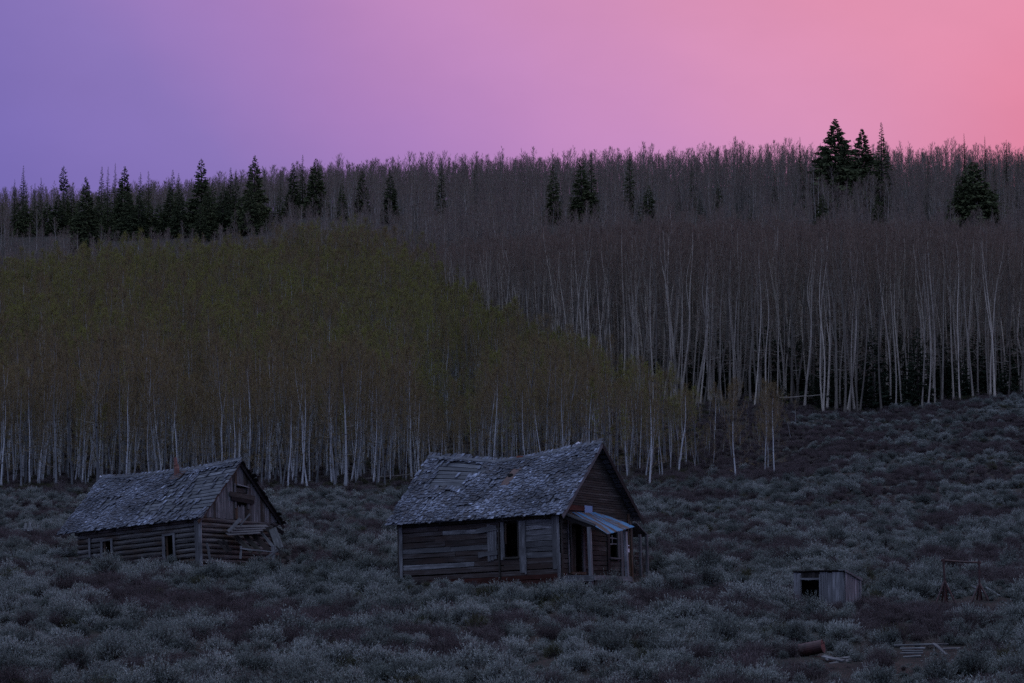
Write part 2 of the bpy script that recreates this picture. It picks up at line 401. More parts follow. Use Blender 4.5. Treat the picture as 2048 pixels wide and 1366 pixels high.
def lining(name, B, axis, const, lo, hi, z0, z1, holes, mat, out=0.0, parent=None):
    """inner boarding of a wall with real openings: axis 'x' runs along x at y=const, axis 'y' runs along y at x=const"""
    cs = sorted({lo, hi, *[h[0] for h in holes], *[h[1] for h in holes]}); zs = sorted({z0, z1, *[h[2] for h in holes], *[h[3] for h in holes]})
    V = []; F = []
    for a, b in zip(cs, cs[1:]):
        for c, d in zip(zs, zs[1:]):
            ca, cz = (a+b)/2, (c+d)/2
            if any(h[0] < ca < h[1] and h[2] < cz < h[3] for h in holes): continue
            k = len(V)
            for (p, q) in ((a, c), (b, c), (b, d), (a, d)):
                V.append(tuple(B.w((p, const, q) if axis == 'x' else (const, p, q))))
            F.append((k, k+1, k+2, k+3))
    return obj(name, mesh_np(name, V, F, mat), parent or B.root)
def spans(lo, hi, z, holes, hgt):
    """parts of a course at height z left over beside the openings"""
    out = [(lo, hi)]
    for h in holes:
        if z+hgt*0.35 > h[2] and z-hgt*0.35 < h[3]:
            nx = []
            for a, b in out:
                if h[1] <= a or h[0] >= b: nx.append((a, b)); continue
                if h[0]-a > 0.04: nx.append((a, h[0]))
                if b-h[1] > 0.04: nx.append((h[1], b))
            out = nx
    return out

# ------------------------------------------------------------------ shingled slopes
SH_MESH = []
def shingle_meshes():
    for k in range(5):
        r = random.Random(40+k); V = []; n = 3
        lift = r.uniform(0.0, 0.036)
        for i in range(n+1):
            s = i/n
            z = 0.012+lift*(1-s)**2+r.uniform(-0.003, 0.003)
            for x, dz in ((-0.5, r.uniform(-0.004, 0.02)*(1-s)), (0.5, r.uniform(-0.004, 0.02)*(1-s))):
                V.append((x, s+(r.uniform(-0.14, 0.12) if i == 0 else 0), z+dz))
        for i in range(n+1): V += [(V[2*i][0], V[2*i][1], V[2*i][2]-0.012), (V[2*i+1][0], V[2*i+1][1], V[2*i+1][2]-0.012)]
        m = 2*(n+1); F = []
        for i in range(n):
            a = 2*i; F.append((a, a+1, a+3, a+2)); F.append((m+a+2, m+a+3, m+a+1, m+a)); F.append((a, a+2, m+a+2, m+a)); F.append((a+3, a+1, m+a+1, m+a+3))
        F.append((1, 0, m, m+1))
        SH_MESH.append((V, F, mesh_np('shingle', V, F, M['shingle'])))
shingle_meshes()
def shingle_slope(B, roof, P, xr, xl, expo, length, missing, keep=300, wr=(0.085, 0.19), crook=0.06, seed=1):
    """P(x, f) -> local point on the slope (f 0 eave .. 1 ridge). The widest pieces are parts, the rest one joined part."""
    r = random.Random(seed); items = []
    slope = (P((xr+xl)/2, 1)-P((xr+xl)/2, 0)).length; rows = int(slope/expo)
    for k in range(rows+1):
        f0 = k*expo/slope-0.012
        x = xl+r.uniform(-0.1, 0)
        while x < xr:
            wd = r.uniform(*wr)
            if wd*0.3 > xr-x: break
            xc = x+wd/2
            if r.random() < missing(xc, f0+0.5*expo/slope): x += wd; continue
            ph = seed*1.7
            val = 0.42+0.34*math.sin(xc*1.3+f0*5+ph)*math.sin(f0*8-xc*0.6+ph)+0.14*math.sin(xc*3.7+ph)*math.sin(f0*19+xc)+r.gauss(0, 0.13)
            if r.random() < 0.09: val += r.uniform(0.2, 0.45)
            if seed == 5 and abs(xc+3.75-1.0*(f0-0.3)) < 0.33 and 0.08 < f0 < 0.5: val += 0.38
            items.append((xc, f0+r.uniform(-0.014, 0.012), wd*r.uniform(0.92, 0.985), min(max(val, 0.02), 0.98), r.gauss(0, crook), k))
            x += wd
    order = sorted(range(len(items)), key=lambda i: -items[i][2]); own = set(order[:keep])
    JV, JF, JR = [], [], []
    for i, (xc, f, wd, v, tw, k) in enumerate(items):
        mv, mf, me = SH_MESH[i % 5]
        p = P(xc, f); pu = P(xc, min(f+length/slope, 1.02)); px = P(xc+0.05, f)
        ey = (pu-p).normalized(); ex = (px-p).normalized(); n = ex.cross(ey).normalized(); ex = ey.cross(n)
        ex, ey = ex*math.cos(tw)+ey*math.sin(tw), ey*math.cos(tw)-ex*math.sin(tw)
        # the butt end lies on the course below, the head on the boards
        tilt = 0.085; ey = (ey*math.cos(tilt)-n*math.sin(tilt)).normalized(); n = ex.cross(ey)
        o = p+n*(0.058+random.uniform(0, 0.008))
        T = Matrix(((ex.x*wd, ey.x*length, n.x, o.x), (ex.y*wd, ey.y*length, n.y, o.y), (ex.z*wd, ey.z*length, n.z, o.z), (0, 0, 0, 1)))
        if i in own: obj('shingle', me, roof, T).color = (v, v, v, 1)
        else:
            b = len(JV); JV += [tuple(T @ Vector(q)) for q in mv]; JF += [tuple(b+q for q in ff) for ff in mf]; JR += [v]*len(mf)
    if JV:
        j = obj('shingle_courses', mesh_np('shingle_courses', JV, JF, M['shingle_joined'], rnd=JR), roof); j['kind'] = 'stuff'; j.color = (0, 0, 0, 1)
    return len(items)
M['shingle_joined'] = wood_mat('weathered_shingle_courses', (0.045, 0.048, 0.056), (0.16, 0.174, 0.212), (0.45, 0.485, 0.58), (9, 2.0, 3), 0.30, 1.45, rust=(0.085, 0.08, 0.082), byc=True)

def tube_mesh(name, pts, rads, mat, sides=10, cap=True):
    V = []; F = []
    for i, (p, r) in enumerate(zip(pts, rads)):
        p = Vector(p); d = (Vector(pts[min(i+1, len(pts)-1)])-Vector(pts[max(i-1, 0)])).normalized()
        a = d.orthogonal().normalized() if abs(d.z) < 0.99 else Vector((1, 0, 0)); b = d.cross(a)
        for j in range(sides):
            an = 2*math.pi*j/sides; V.append(tuple(p+(a*math.cos(an)+b*math.sin(an))*r))
    for i in range(len(pts)-1):
        for j in range(sides): F.append((i*sides+j, i*sides+(j+1) % sides, (i+1)*sides+(j+1) % sides, (i+1)*sides+j))
    if cap: F.append(tuple(range(sides-1, -1, -1))); F.append(tuple((len(pts)-1)*sides+j for j in range(sides)))
    return mesh_np(name, V, F, mat, smooth=False)

# ------------------------------------------------------------------ the plank house
def plank_house():
    base = at(1122, 1163, 97.0)
    B = Building('plank_house', base, math.radians(31), 0.051, 0.033, 0.03)
    tag(B.root, 'sagging plank house with shingle roof and blue tin porch awning', 'house')
    L, W = 7.67, 6.1; PL, RI = 2.87, 5.60; OV = 0.35
    rp = np.array([0, .13, .28, .43, .58, .70, .82, 1.0]); rs = np.array([0, .10, .27, .42, .46, .34, .16, 0])
    def sag(x, f):
        t = min(max((0.35-x)/(L+0.8), 0), 1); return float(np.interp(t, rp, rs))*max(f, 0)**1.2
    B.sag = sag
    w = B.w; R = B.root
    # --- long wall
    wl = empty('long_wall'); wl.parent = R
    holes = [(-2.55, -1.93, 1.1, 2.46)]
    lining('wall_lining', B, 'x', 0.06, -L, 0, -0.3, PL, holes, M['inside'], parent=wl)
    z = 0.55; k = 0
    while z < PL-0.05:
        h = random.choice((0.19, 0.22, 0.25))
        h = min(h, PL-z)
        for a, b in spans(-L+0.12, -0.28, z+h/2, holes, h):
            cuts = [a]
            if b-a > 3: cuts.append(a+(b-a)*random.uniform(0.3, 0.7))
            cuts.append(b)
            for p, q in zip(cuts, cuts[1:]):
                mt = M['mixwood'] if (p < -2.0 and random.random() < 0.75) else M['greywood']
                if z > 2.35: mt = M['brownwood']
                off = random.uniform(0.0, 0.02)
                dz = random.uniform(-0.012, 0.012)
                board('plank', wl, w((p+0.008, -off, z+h/2+dz)), w((q-0.008, -off, z+h/2-dz)), (0, -1, 0), h-0.022, 0.05, mt, 0.012, 4)
        z += h; k += 1
    # faded red skirting at the foot
    for kk in range(4):
        zz = -0.17+kk*0.19
        board('skirt_plank', wl, w((-L+0.1, -0.035, zz)), w((-0.02, -0.035, zz+0.02)), (0, -1, 0), 0.18, 0.035, M['redwood'] if kk < 3 else M['mixwood'], 0.012, 5)
    # corner posts, window casing, pieces nailed on
    for x0, ww, mt in ((-0.2, 0.2, 'greywood'), (-0.03, 0.13, 'greywood'), (-L+0.11, 0.16, 'greywood'), (-L-0.01, 0.1, 'brownwood')):
        board('corner_board', wl, w((x0, -0.07, -0.1 if x0 < -1 else 0.5)), w((x0, -0.07, PL-0.02)), (0, -1, 0), ww, 0.035, M[mt], 0.01, 4)
    win = empty('window_opening'); win.parent = wl
    board('casing', win, w((-2.63, -0.07, 0.98)), w((-2.63, -0.07, 2.5)), (0, -1, 0), 0.16, 0.04, M['greywood'])
    board('casing', win, w((-2.78, -0.07, 0.2)), w((-2.78, -0.07, 2.5)), (0, -1, 0), 0.07, 0.07, M['brownwood'])
    board('casing', win, w((-1.88, -0.05, 0.9)), w((-1.88, -0.05, 2.5)), (0, -1, 0), 0.09, 0.04, M['brownwood'])
    board('casing', win, w((-1.70, -0.07, 0.42)), w((-1.72, -0.07, 2.5)), (0, -1, 0), 0.26, 0.04, M['greywood'])
    board('casing', win, w((-1.55, -0.07, 0.36)), w((-1.55, -0.07, 2.5)), (0, -1, 0), 0.06, 0.075, M['greywood'])
    board('sill', win, w((-2.6, -0.06, 1.05)), w((-1.85, -0.06, 1.06)), (0, -1, 0), 0.08, 0.09, M['brownwood'])
    board('sash_stile', win, w((-2.5, -0.02, 1.62)), w((-2.5, -0.02, 2.45)), (0, -1, 0), 0.06, 0.03, M['orangewood'])
    sh = empty('boarded_shutter'); sh.parent = wl
    for i, x0 in enumerate((-3.27, -3.12, -2.97)):
        board('shutter_board', sh, w((x0, -0.075, 0.95+0.04*i)), w((x0, -0.075, 2.46-0.05*i)), (0, -1, 0), 0.14, 0.03, M['greywood'])
    board('batten', sh, w((-3.83, -0.105, 2.20)), w((-2.88, -0.105, 2.30)), (0, -1, 0), 0.2, 0.03, M['greywood'])
    board('batten', sh, w((-3.78, -0.105, 1.23)), w((-2.86, -0.105, 1.30)), (0, -1, 0), 0.2, 0.03, M['greywood'], 0.03)
    # --- gable wall
    gw = empty('gable_wall'); gw.parent = R
    gh = [(0.84, 1.72, 0.38, 2.25), (4.05, 4.72, 1.08, 2.12)]
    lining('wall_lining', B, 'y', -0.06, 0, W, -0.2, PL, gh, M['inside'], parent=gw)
    z = 0.12
    while z < PL-0.1:
        h = 0.2
        for a, b in spans(0.05, W-0.05, z+h/2, gh, h):
            board('plank', gw, w((0, a, z+h/2)), w((0, b, z+h/2)), (1, 0, 0), h-0.02, 0.045, M['brownwood'], 0.012, 4)
        z += h
    z0 = z
    while z < RI-0.25:                                  # narrow lap siding in the triangle
        h = 0.098; half = (W/2)*(1-(z+h*0.5-PL)/(RI-PL)) if z > PL else W/2
        half = max(half, 0.05); f = (z-PL)/(RI-PL)
        a, b = w((0, W/2-half, z+h/2)), w((0, W/2+half, z+h/2))
        board('siding', gw, a, b, (1, 0, 0.25), h+0.012, 0.022, M['brownwood'], 0.006, 4)
        z += h
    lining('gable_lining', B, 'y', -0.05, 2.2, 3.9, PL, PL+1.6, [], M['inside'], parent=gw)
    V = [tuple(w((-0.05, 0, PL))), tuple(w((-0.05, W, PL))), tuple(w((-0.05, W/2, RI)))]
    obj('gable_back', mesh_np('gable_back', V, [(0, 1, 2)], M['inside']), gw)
    dr = empty('doorway'); dr.parent = gw
    board('jamb', dr, w((0.05, 0.78, 0.3)), w((0.05, 0.76, 2.3)), (1, 0, 0), 0.12, 0.05, M['brownwood'])
    board('jamb', dr, w((0.05, 1.80, 0.3)), w((0.05, 1.78, 2.3)), (1, 0, 0), 0.15, 0.05, M['greywood'])
    board('jamb', dr, w((0.06, 0.60, 0.35)), w((0.06, 0.56, 2.5)), (1, 0, 0), 0.07, 0.03, M['greywood'])
    board('threshold', dr, w((0.03, 0.7, 0.36)), w((0.03, 1.85, 0.36)), (1, 0, 0), 0.1, 0.1, M['orangewood'])
    board('door_edge', dr, w((-0.25, 1.52, 0.45)), w((-0.2, 1.5, 2.2)), (1, -0.4, 0), 0.16, 0.04, M['orangewood'])
    wn = empty('window'); wn.parent = gw
    board('casing', wn, w((0.05, 3.92, 0.3)), w((0.05, 3.92, 2.3)), (1, 0, 0), 0.22, 0.04, M['darkwood'])
    board('casing', wn, w((0.05, 4.80, 1.0)), w((0.05, 4.80, 2.3)), (1, 0, 0), 0.16, 0.04, M['greywood'])
    board('casing', wn, w((0.05, 5.05, 0.2)), w((0.05, 5.05, 2.4)), (1, 0, 0), 0.2, 0.035, M['greywood'])
    board('sill', wn, w((0.05, 3.95, 1.05)), w((0.05, 4.95, 1.05)), (1, 0, 0), 0.07, 0.1, M['greywood'])
    board('muntin', wn, w((0.0, 4.05, 1.62)), w((0.0, 4.72, 1.66)), (1, 0, 0), 0.05, 0.03, M['greywood'])
    board('muntin', wn, w((0.0, 4.05, 1.88)), w((0.0, 4.72, 1.88)), (1, 0, 0), 0.05, 0.03, M['greywood'])
    board('muntin', wn, w((0.0, 4.33, 1.64)), w((0.0, 4.33, 2.0)), (1, 0, 0), 0.04, 0.03, M['greywood'])
    for y0, zt, ww, mt in ((5.72, 2.95, 0.16, 'orangewood'), (5.95, 2.8, 0.2, 'brownwood'), (0.03, 2.5, 0.12, 'brownwood')):
        board('corner_board', gw, w((0.06, y0, -0.1)), w((0.06, y0, zt)), (1, 0, 0), ww, 0.035, M[mt], 0.01, 4)
    board('skirt_plank', gw, w((0.02, 0.02, 0.12)), w((0.02, 0.35, 0.1)), (1, 0, 0), 0.5, 0.04, M['redwood'])
    # porch stubs, pieces on the wall
    board('nailed_board', gw, w((0.06, 0.15, 3.0)), w((0.06, 1.95, 2.98)), (1, 0, 0), 0.2, 0.03, M['redwood'])
    slab('tin_patch', gw, [w((0.08, 1.95, 2.82)), w((0.08, 2.6, 2.82)), w((0.08, 2.6, 3.12)), w((0.08, 1.95, 3.12))], (1, 0, 0), 0.006, M['blue_plain'])
    mb = empty('meter_box'); mb.parent = gw
    slab('meter_plate', mb, [w((0.09, 5.42, 1.33)), w((0.09, 5.60, 1.33)), w((0.09, 5.60, 1.62)), w((0.09, 5.42, 1.62))], (1, 0, 0), 0.05, M['white'])
    obj('meter_dial', tube_mesh('meter_dial', [w((0.14, 5.51, 1.53)), w((0.2, 5.51, 1.53))], [0.06, 0.05], M['darkrust'], 10), mb)
    # --- far long wall and back gable, closed and dark inside
    lining('rear_wall', B, 'x', W-0.02, -L, 0, -0.3, PL, [], M['brownwood'])
    V = [tuple(w((-L, 0, -0.3))), tuple(w((-L, W, -0.3))), tuple(w((-L, W, PL))), tuple(w((-L, W/2, RI))), tuple(w((-L, 0, PL)))]
    obj('end_wall', mesh_np('end_wall', V, [(0, 1, 2, 3, 4)], M['brownwood']), R)
    V = [tuple(w((x, y, 0.3))) for x, y in ((-L, 0.07), (-0.07, 0.07), (-0.07, W-0.1), (-L, W-0.1))]
    obj('floor_deck', mesh_np('floor_deck', V, [(0, 1, 2, 3)], M['inside']), R)
    # --- roof
    roof = empty('roof'); roof.parent = R
    ez = PL-OV*(RI-PL)/(W/2); XR, XL = 0.38, -L-0.42
    def Pn(x, f): return w((x, -OV+(W/2+OV)*f, ez+(RI-ez)*f+0.1), f)
    def Pf(x, f): return w((x, W+OV-(W/2+OV)*f, ez+(RI-ez)*f+0.1), f)
    sl = math.hypot(W/2+OV, RI-ez); nb = 16
    for side, P in ((0, Pn), (1, Pf)):
        for i in range(nb):
            f = (i+0.5)/nb; n = Vector((0, -0.7 if side == 0 else 0.7, 0.7))
            cuts = np.linspace(XL, XR, 6)
            V = []; F = []; hw = sl/nb*random.uniform(0.36, 0.42); r0 = random.uniform(-0.01, 0.01)
            for x in cuts:
                c = P(x, f); up = (P(x, f+0.02)-c).normalized(); nn = n-up*n.dot(up); nn.normalize()
                e = random.uniform(-0.008, 0.008)
                for a, b in ((-hw+e, -0.02), (hw+e, -0.02), (hw+e, 0.005), (-hw+e, 0.005)): V.append(tuple(c+up*a+nn*(b+r0*0.4)))
            for q in range(5):
                for j in range(4): F.append((q*4+j, q*4+(j+1) % 4, q*4+4+(j+1) % 4, q*4+4+j))
            F += [(3, 2, 1, 0), (20, 21, 22, 23)]
            obj('sheathing_board', mesh_np('sheathing_board', V, F, M['sheath']), roof)
    # unseen dark sheet added over the far slope, so no sky shows through
    xs = np.linspace(XL, XR, 9); V = []; F = []
    for x in xs:
        for f in (0, 0.25, 0.5, 0.75, 1.0): V.append(tuple(Pf(x, f)+Vector((0, 0, 0.03))))
    for i in range(8):
        for j in range(4): a = i*5+j; F.append((a, a+1, a+6, a+5))
    obj('far_roof_sky_blocker', mesh_np('far_roof_sky_blocker', V, F, M['darkwood']), roof)
    def missing(x, f):
        p = 0.06
        if -7.55 < x < -5.25+0.4*math.sin(f*17) and 0.52 < f < 0.95: p = 0.97
        if x < -7.2 and 0.5 < f < 0.95: p = 0.35
        if -6.6 < x < -5.4 and 0.40 < f < 0.53: p = 0.55
        if -7.3 < x < -6.2 and 0.30 < f < 0.38: p = 0.5
        if -4.2 < x < -3.4 and 0.58 < f < 0.66: p = 0.85
        if -5.2 < x < -4.3 and 0.18 < f < 0.25: p = 0.6
        if -0.9 < x < -0.1 and 0.13 < f < 0.26: p = 0.6
        if abs(x+3.38) < 0.22 and 0.52 < f < 0.8: p = 1.0
        if math.sin(x*2.3+1.7)*math.sin(f*21+x) > 0.86: p = max(p, 0.4)
        return p
    n = shingle_slope(B, roof, Pn, XR, XL, 0.15, 0.38, missing, 300, seed=5, crook=0.10)
    # barge boards, eave trim, ridge boards
    for P, sgn in ((Pn, -1), (Pf, 1)):
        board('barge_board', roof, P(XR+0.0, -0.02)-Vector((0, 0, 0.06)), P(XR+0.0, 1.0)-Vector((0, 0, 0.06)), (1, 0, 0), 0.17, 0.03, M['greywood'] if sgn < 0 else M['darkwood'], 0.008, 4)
        for x0 in np.linspace(-0.5, -L+0.2, 8):
            board('rafter', roof, P(x0, 0.0)-Vector((0, 0, 0.1)), P(x0, 0.98)-Vector((0, 0, 0.1)), (1, 0, 0), 0.1, 0.05, M['darkwood'], 0.004, 3)
    for q in range(5):
        xa, xb = XL+(XR-XL)*q/5, XL+(XR-XL)*(q+1)/5
        board('ridge_board', roof, Pn(xa, 0.985)+Vector((0, -0.02, 0.075)), Pn(xb, 0.985)+Vector((0, -0.02, 0.075)), (0, -0.7, 0.7), 0.14, 0.02, M['sheath'], 0.01, 2)
    # flashing, and a black disc painted as the dark of the stove-pipe hole
    fl = slab('rusty_flashing', roof, [Pn(-3.62, 0.54)+Vector((0, -0.045, 0.045)), Pn(-3.22, 0.54)+Vector((0, -0.045, 0.045)), Pn(-3.1, 0.82)+Vector((0, -0.055, 0.055)), Pn(-3.5, 0.82)+Vector((0, -0.055, 0.055))], (0, -0.7, 0.7), 0.004, M['rust'])
    c = Pn(-3.40, 0.70)+Vector((0, -0.052, 0.052)); nn = Vector((0, -0.68, 0.73))
    obj('pipe_hole_disc', tube_mesh('pipe_hole_disc', [c, c+nn*0.03], [0.12, 0.11], M['hole'], 14), roof)
    for q in range(7):                                   # pale replaced patch
        xx = -3.2-0.1*q; 
    c = Pf(-3.62, 0.97)
    obj('chimney_stub', tube_mesh('chimney_stub', [c, c+Vector((0, 0, 0.2)), c+Vector((0, 0, 0.21)), c+Vector((0, 0, 0.28))], [0.11, 0.11, 0.145, 0.15], M['rust_bright'], 12), roof)
    c = Pf(-0.86, 0.97)
    vp = obj('vent_pipe', tube_mesh('vent_pipe', [c-Vector((0, 0, 0.1)), c+Vector((0, 0, 0.2)), c+Vector((0.0, 0, 0.24))], [0.075, 0.07, 0.045], M['rust_bright'], 10), roof)
    obj('bent_cap', tube_mesh('bent_cap', [c+Vector((-0.05, 0, 0.27)), c+Vector((0.02, 0, 0.28)), c+Vector((0.09, 0, 0.33))], [0.045, 0.06, 0.05], M['white'], 9), vp)
    # --- porch
    po = empty('porch'); po.parent = R
    for i, y0 in enumerate((0.12, 1.05, 2.9)):
        board('porch_rafter', po, w((0.04, y0, 2.66+0.03*i)), w((1.55, y0, 2.06-(0.22 if i == 1 else 0))), (0, -1, 0), 0.2 if i == 0 else 0.1, 0.05, M['darkwood'])
    board('porch_fascia', po, w((0.0, 0.06, 2.80)), w((1.6, 0.06, 2.17)), (0, -1, 0), 0.1, 0.03, M['greywood'])
    for i in range(3):
        board('porch_roof_board', po, w((0.05, 0.22+0.26*i, 2.76)), w((1.5-0.35*i, 0.22+0.26*i, 2.16+0.1*i)), (0.3, 0, 1), 0.24, 0.02, M['darkwood'])
    # corrugated tin, one wavy sheet per strip
    A, Bc, C, D = Vector((0.05, 1.0, 2.80)), Vector((0.05, 2.9, 2.86)), Vector((1.62, 3.2, 2.20)), Vector((1.6, 1.0, 1.86))
    for sidx in range(3):
        s0, s1 = sidx/3, (sidx+1)/3+0.02; nx, ny = 22, 5; V = []; F = []
        ext = random.uniform(-0.03, 0.05)
        for i in range(nx+1):
            s = s0+(s1-s0)*i/nx
            for j in range(ny+1):
                t = j/ny*(1+ext)
                p = (A*(1-s)+Bc*s)*(1-t)+(D*(1-s)+C*s)*t
                V.append(tuple(w(p+Vector((0, 0, 0.018*math.sin(i*2*math.pi/3.6)+0.012*sidx+0.05*math.sin(t*3)*math.sin(s*7))))))
        for i in range(nx):
            for j in range(ny): a = i*(ny+1)+j; F.append((a, a+1, a+ny+2, a+ny+1))
        obj('tin_sheet', mesh_np('tin_sheet', V, F, M['blue_tin'], smooth=True), po)
    for (x0, y0, zt, ww, mt) in ((1.38, 0.08, 2.1, 0.13, 'palewood'), (1.45, 2.96, 2.15, 0.13, 'palewood'), (1.5, 3.28, 2.45, 0.08, 'orangewood')):
        board('porch_post', po, w((x0, y0, -0.35)), w((x0-0.04, y0, zt)), (0, -1, 0), ww, ww, M[mt], 0.006, 3)
    for i in range(9):
        y0 = 0.15+0.36*i
        board('deck_board', po, w((0.05, y0, 0.2)), w((1.5, y0, 0.16)), (0, 0, 1), 0.33, 0.04, M['greywood'])
    board('deck_beam', po, w((1.48, 0.0, 0.08)), w((1.48, 3.2, 0.08)), (1, 0, 0), 0.18, 0.06, M['greywood'])
    board('deck_beam', po, w((0.05, -0.02, 0.08)), w((1.5, -0.02, 0.06)), (0, -1, 0), 0.2, 0.05, M['greywood'])
    board('porch_stub', po, w((0.02, -0.12, 0.15)), w((0.02, -0.12, 1.12)), (0, -1, 0), 0.16, 0.05, M['greywood'])
    # --- lean-to behind the far corner
    lt = empty('lean_to'); lt.parent = R
    slab('lean_to_roof', lt, [w((0.3, W-0.1, 2.55)), w((0.3, W+1.0, 2.02)), w((-2.2, W+1.0, 2.05)), w((-2.2, W-0.1, 2.6))], (0, 0.4, 1), 0.04, M['greywood'])
    for y0 in (W+0.25, W+0.85):
        board('lean_to_post', lt, w((0.2, y0, -0.3)), w((0.2, y0, 2.1)), (1, 0, 0), 0.1, 0.1, M['greywood'])
    for i in range(7):
        board('lean_to_board', lt, w((0.05, W+0.1, 0.1+0.2*i)), w((0.05, W+0.8, 0.1+0.2*i)), (1, 0, 0), 0.13, 0.03, M['brownwood'])
    return n
n1 = plank_house()

# ------------------------------------------------------------------ the log cabin
def log_cabin():
    base = at(403, 1122, 110.0)
    B = Building('log_cabin', base, math.radians(33), 0.085, 0.037, 0.05)
    tag(B.root, 'leaning log cabin with patchy shingle roof, rusty stovepipe and collapsed porch', 'cabin')
    L, W = 7.45, 5.5; OV = 0.3; PL, RI = 2.05, 4.60
    def sag(x, f):
        t = min(max((0.3-x)/(L+0.9), 0), 1); return 0.16*math.sin(math.pi*t)*max(f, 0)
    B.sag = sag; w = B.w; R = B.root
    wl = empty('long_wall'); wl.parent = R
    holes = [(-5.85, -5.3, 0.3, 1.38), (-2.06, -1.52, 0.2, 1.3)]
    lining('wall_lining', B, 'x', 0.1, -L, 0, -0.5, PL, holes, M['inside'], parent=wl)
    z = -0.3
    while z < PL-0.1:
        h = 0.235
        mt = M['log']
        for a, b in spans(-L, -0.05, z+h/2, holes, h):
            log('wall_log', wl, w((a, 0.02, z+h/2)), w((b, 0.02, z+h/2)), h*0.5, mt, 6)
        z += h
    board('top_plank', wl, w((-L-0.1, -0.1, PL-0.16)), w((-0.02, -0.1, PL-0.14)), (0, -1, 0), 0.26, 0.04, M['mixwood'], 0.02, 6)
    for hx in holes:
        wn = empty('window_opening'); wn.parent = wl
        xa, xb, za, zb = hx
        board('casing', wn, w((xa-0.04, -0.11, za-0.3)), w((xa-0.06, -0.11, zb+0.05)), (0, -1, 0), 0.14, 0.04, M['greywood'])
        board('casing', wn, w((xb+0.04, -0.11, za-0.3)), w((xb+0.02, -0.11, zb+0.05)), (0, -1, 0), 0.12, 0.04, M['greywood'])
        board('lintel', wn, w((xa-0.12, -0.12, zb+0.04)), w((xb+0.1, -0.12, zb+0.06)), (0, -1, 0), 0.09, 0.04, M['greywood'])
        board('sash_stile', wn, w((xa+0.1, -0.02, za-0.2)), w((xa+0.06, -0.02, zb)), (0, -1, 0), 0.1, 0.03, M['orangewood'])
    board('nailed_post', wl, w((-6.6, -0.13, -0.2)), w((-6.64, -0.13, 1.6)), (0, -1, 0), 0.09, 0.05, M['greywood'])
    for x0, ww in ((-0.1, 0.22), (0.1, 0.17)):
        board('corner_board', wl, w((x0, -0.14, -0.5)), w((x0, -0.14, PL+0.05)), (0, -1, 0), ww, 0.04, M['greywood'], 0.012, 5)
    # gable: logs below, upright boards above
    gw = empty('gable_wall'); gw.parent = R
    lining('wall_lining', B, 'y', -0.12, 0, W, -0.5, PL+0.1, [], M['inside'], parent=gw)
    z = -0.3
    while z < PL-0.12:
        log('wall_log', gw, w((0, -0.05, z+0.06)), w((0, W+0.05, z+0.06)), 0.118, M['log'], 6); z += 0.235
    V = [tuple(w((-0.1, 0, PL))), tuple(w((-0.1, W, PL))), tuple(w((-0.1, W/2, RI-0.05)))]
    obj('gable_back', mesh_np('gable_back', V, [(0, 1, 2)], M['inside']), gw)
    op = (2.45, 3.3, 2.62, 3.55); y = 0.0; k = 0
    slope = (RI-PL)/(W/2)
    while y < W-0.02:
        wd = min(random.uniform(0.13, 0.19), W-y); yc = y+wd/2
        zt = PL+slope*(min(yc, W-yc))-0.02; zb = 1.98+random.uniform(-0.04, 0.03)
        if yc > 2.6 and yc < 5.2: zb -= 0.05
        mt = M['orangewood'] if ((yc < 0.35) or (abs(yc-W/2) < 0.7 and random.random() < 0.25)) else M['greywood']
        if yc > 0.9 and random.random() < 0.3: mt = M['brownwood']
        if zt-zb > 0.06:
            segs = [(zb, zt)]
            if op[0] < yc < op[1]: segs = [(zb, op[2]), (op[3], zt)]
            for a, b in segs:
                if b-a < 0.05: continue
                ct = slope if yc < W/2 else -slope
                board('gable_board', gw, w((0.06, yc, a)), w((0.06, yc, b)), (1, 0, 0), wd-0.012, 0.03, mt, 0.008, 3, cut1=0.9*(1 if yc < W/2 else -1)*1.0)
        y += wd; k += 1
    board('loft_casing', gw, w((0.1, op[0]-0.04, 2.5)), w((0.1, op[0]-0.06, 3.65)), (1, 0, 0), 0.12, 0.03, M['greywood'])
    board('loft_casing', gw, w((0.1, op[1]+0.04, 2.5)), w((0.1, op[1]+0.03, 3.65)), (1, 0, 0), 0.12, 0.03, M['greywood'])
    board('loft_board', gw, w((0.14, 1.95, 3.14)), w((0.14, 3.75, 3.04)), (1, 0, 0), 0.22, 0.035, M['brownwood'])
    board('loft_board', gw, w((0.145, 2.05, 2.93)), w((0.145, 3.7, 2.82)), (1, 0, 0), 0.17, 0.03, M['darkwood'])
    board('loft_board', gw, w((0.14, 2.5, 3.6)), w((0.14, 3.35, 3.5)), (1, 0, 0), 0.05, 0.05, M['greywood'])
    board('loft_board', gw, w((0.02, 2.5, 3.36)), w((0.02, 3.3, 3.36)), (1, 0, 0), 0.2, 0.03, M['brownwood'])
    # closed far sides
    lining('rear_wall', B, 'x', W-0.02, -L, 0, -0.5, PL, [], M['brownwood'])
    V = [tuple(w((-L, 0, -0.5))), tuple(w((-L, W, -0.5))), tuple(w((-L, W, PL))), tuple(w((-L, W/2, RI))), tuple(w((-L, 0, PL)))]
    obj('end_wall', mesh_np('end_wall', V, [(0, 1, 2, 3, 4)], M['brownwood']), R)
    V = [tuple(w((x, y, 0.0))) for x, y in ((-L, 0.1), (-0.1, 0.1), (-0.1, W-0.1), (-L, W-0.1))]
    obj('floor_deck', mesh_np('floor_deck', V, [(0, 1, 2, 3)], M['inside']), R)
    # roof
    roof = empty('roof'); roof.parent = R
    ez = PL-OV*(RI-PL)/(W/2); XR, XL = 0.28, -L-1.1
    def Pn(x, f): return w((x, -OV+(W/2+OV)*f, ez+(RI-ez)*f+0.12), f)
    def Pf(x, f): return w((x, W+OV-(W/2+OV)*f, ez+(RI-ez)*f+0.12), f)
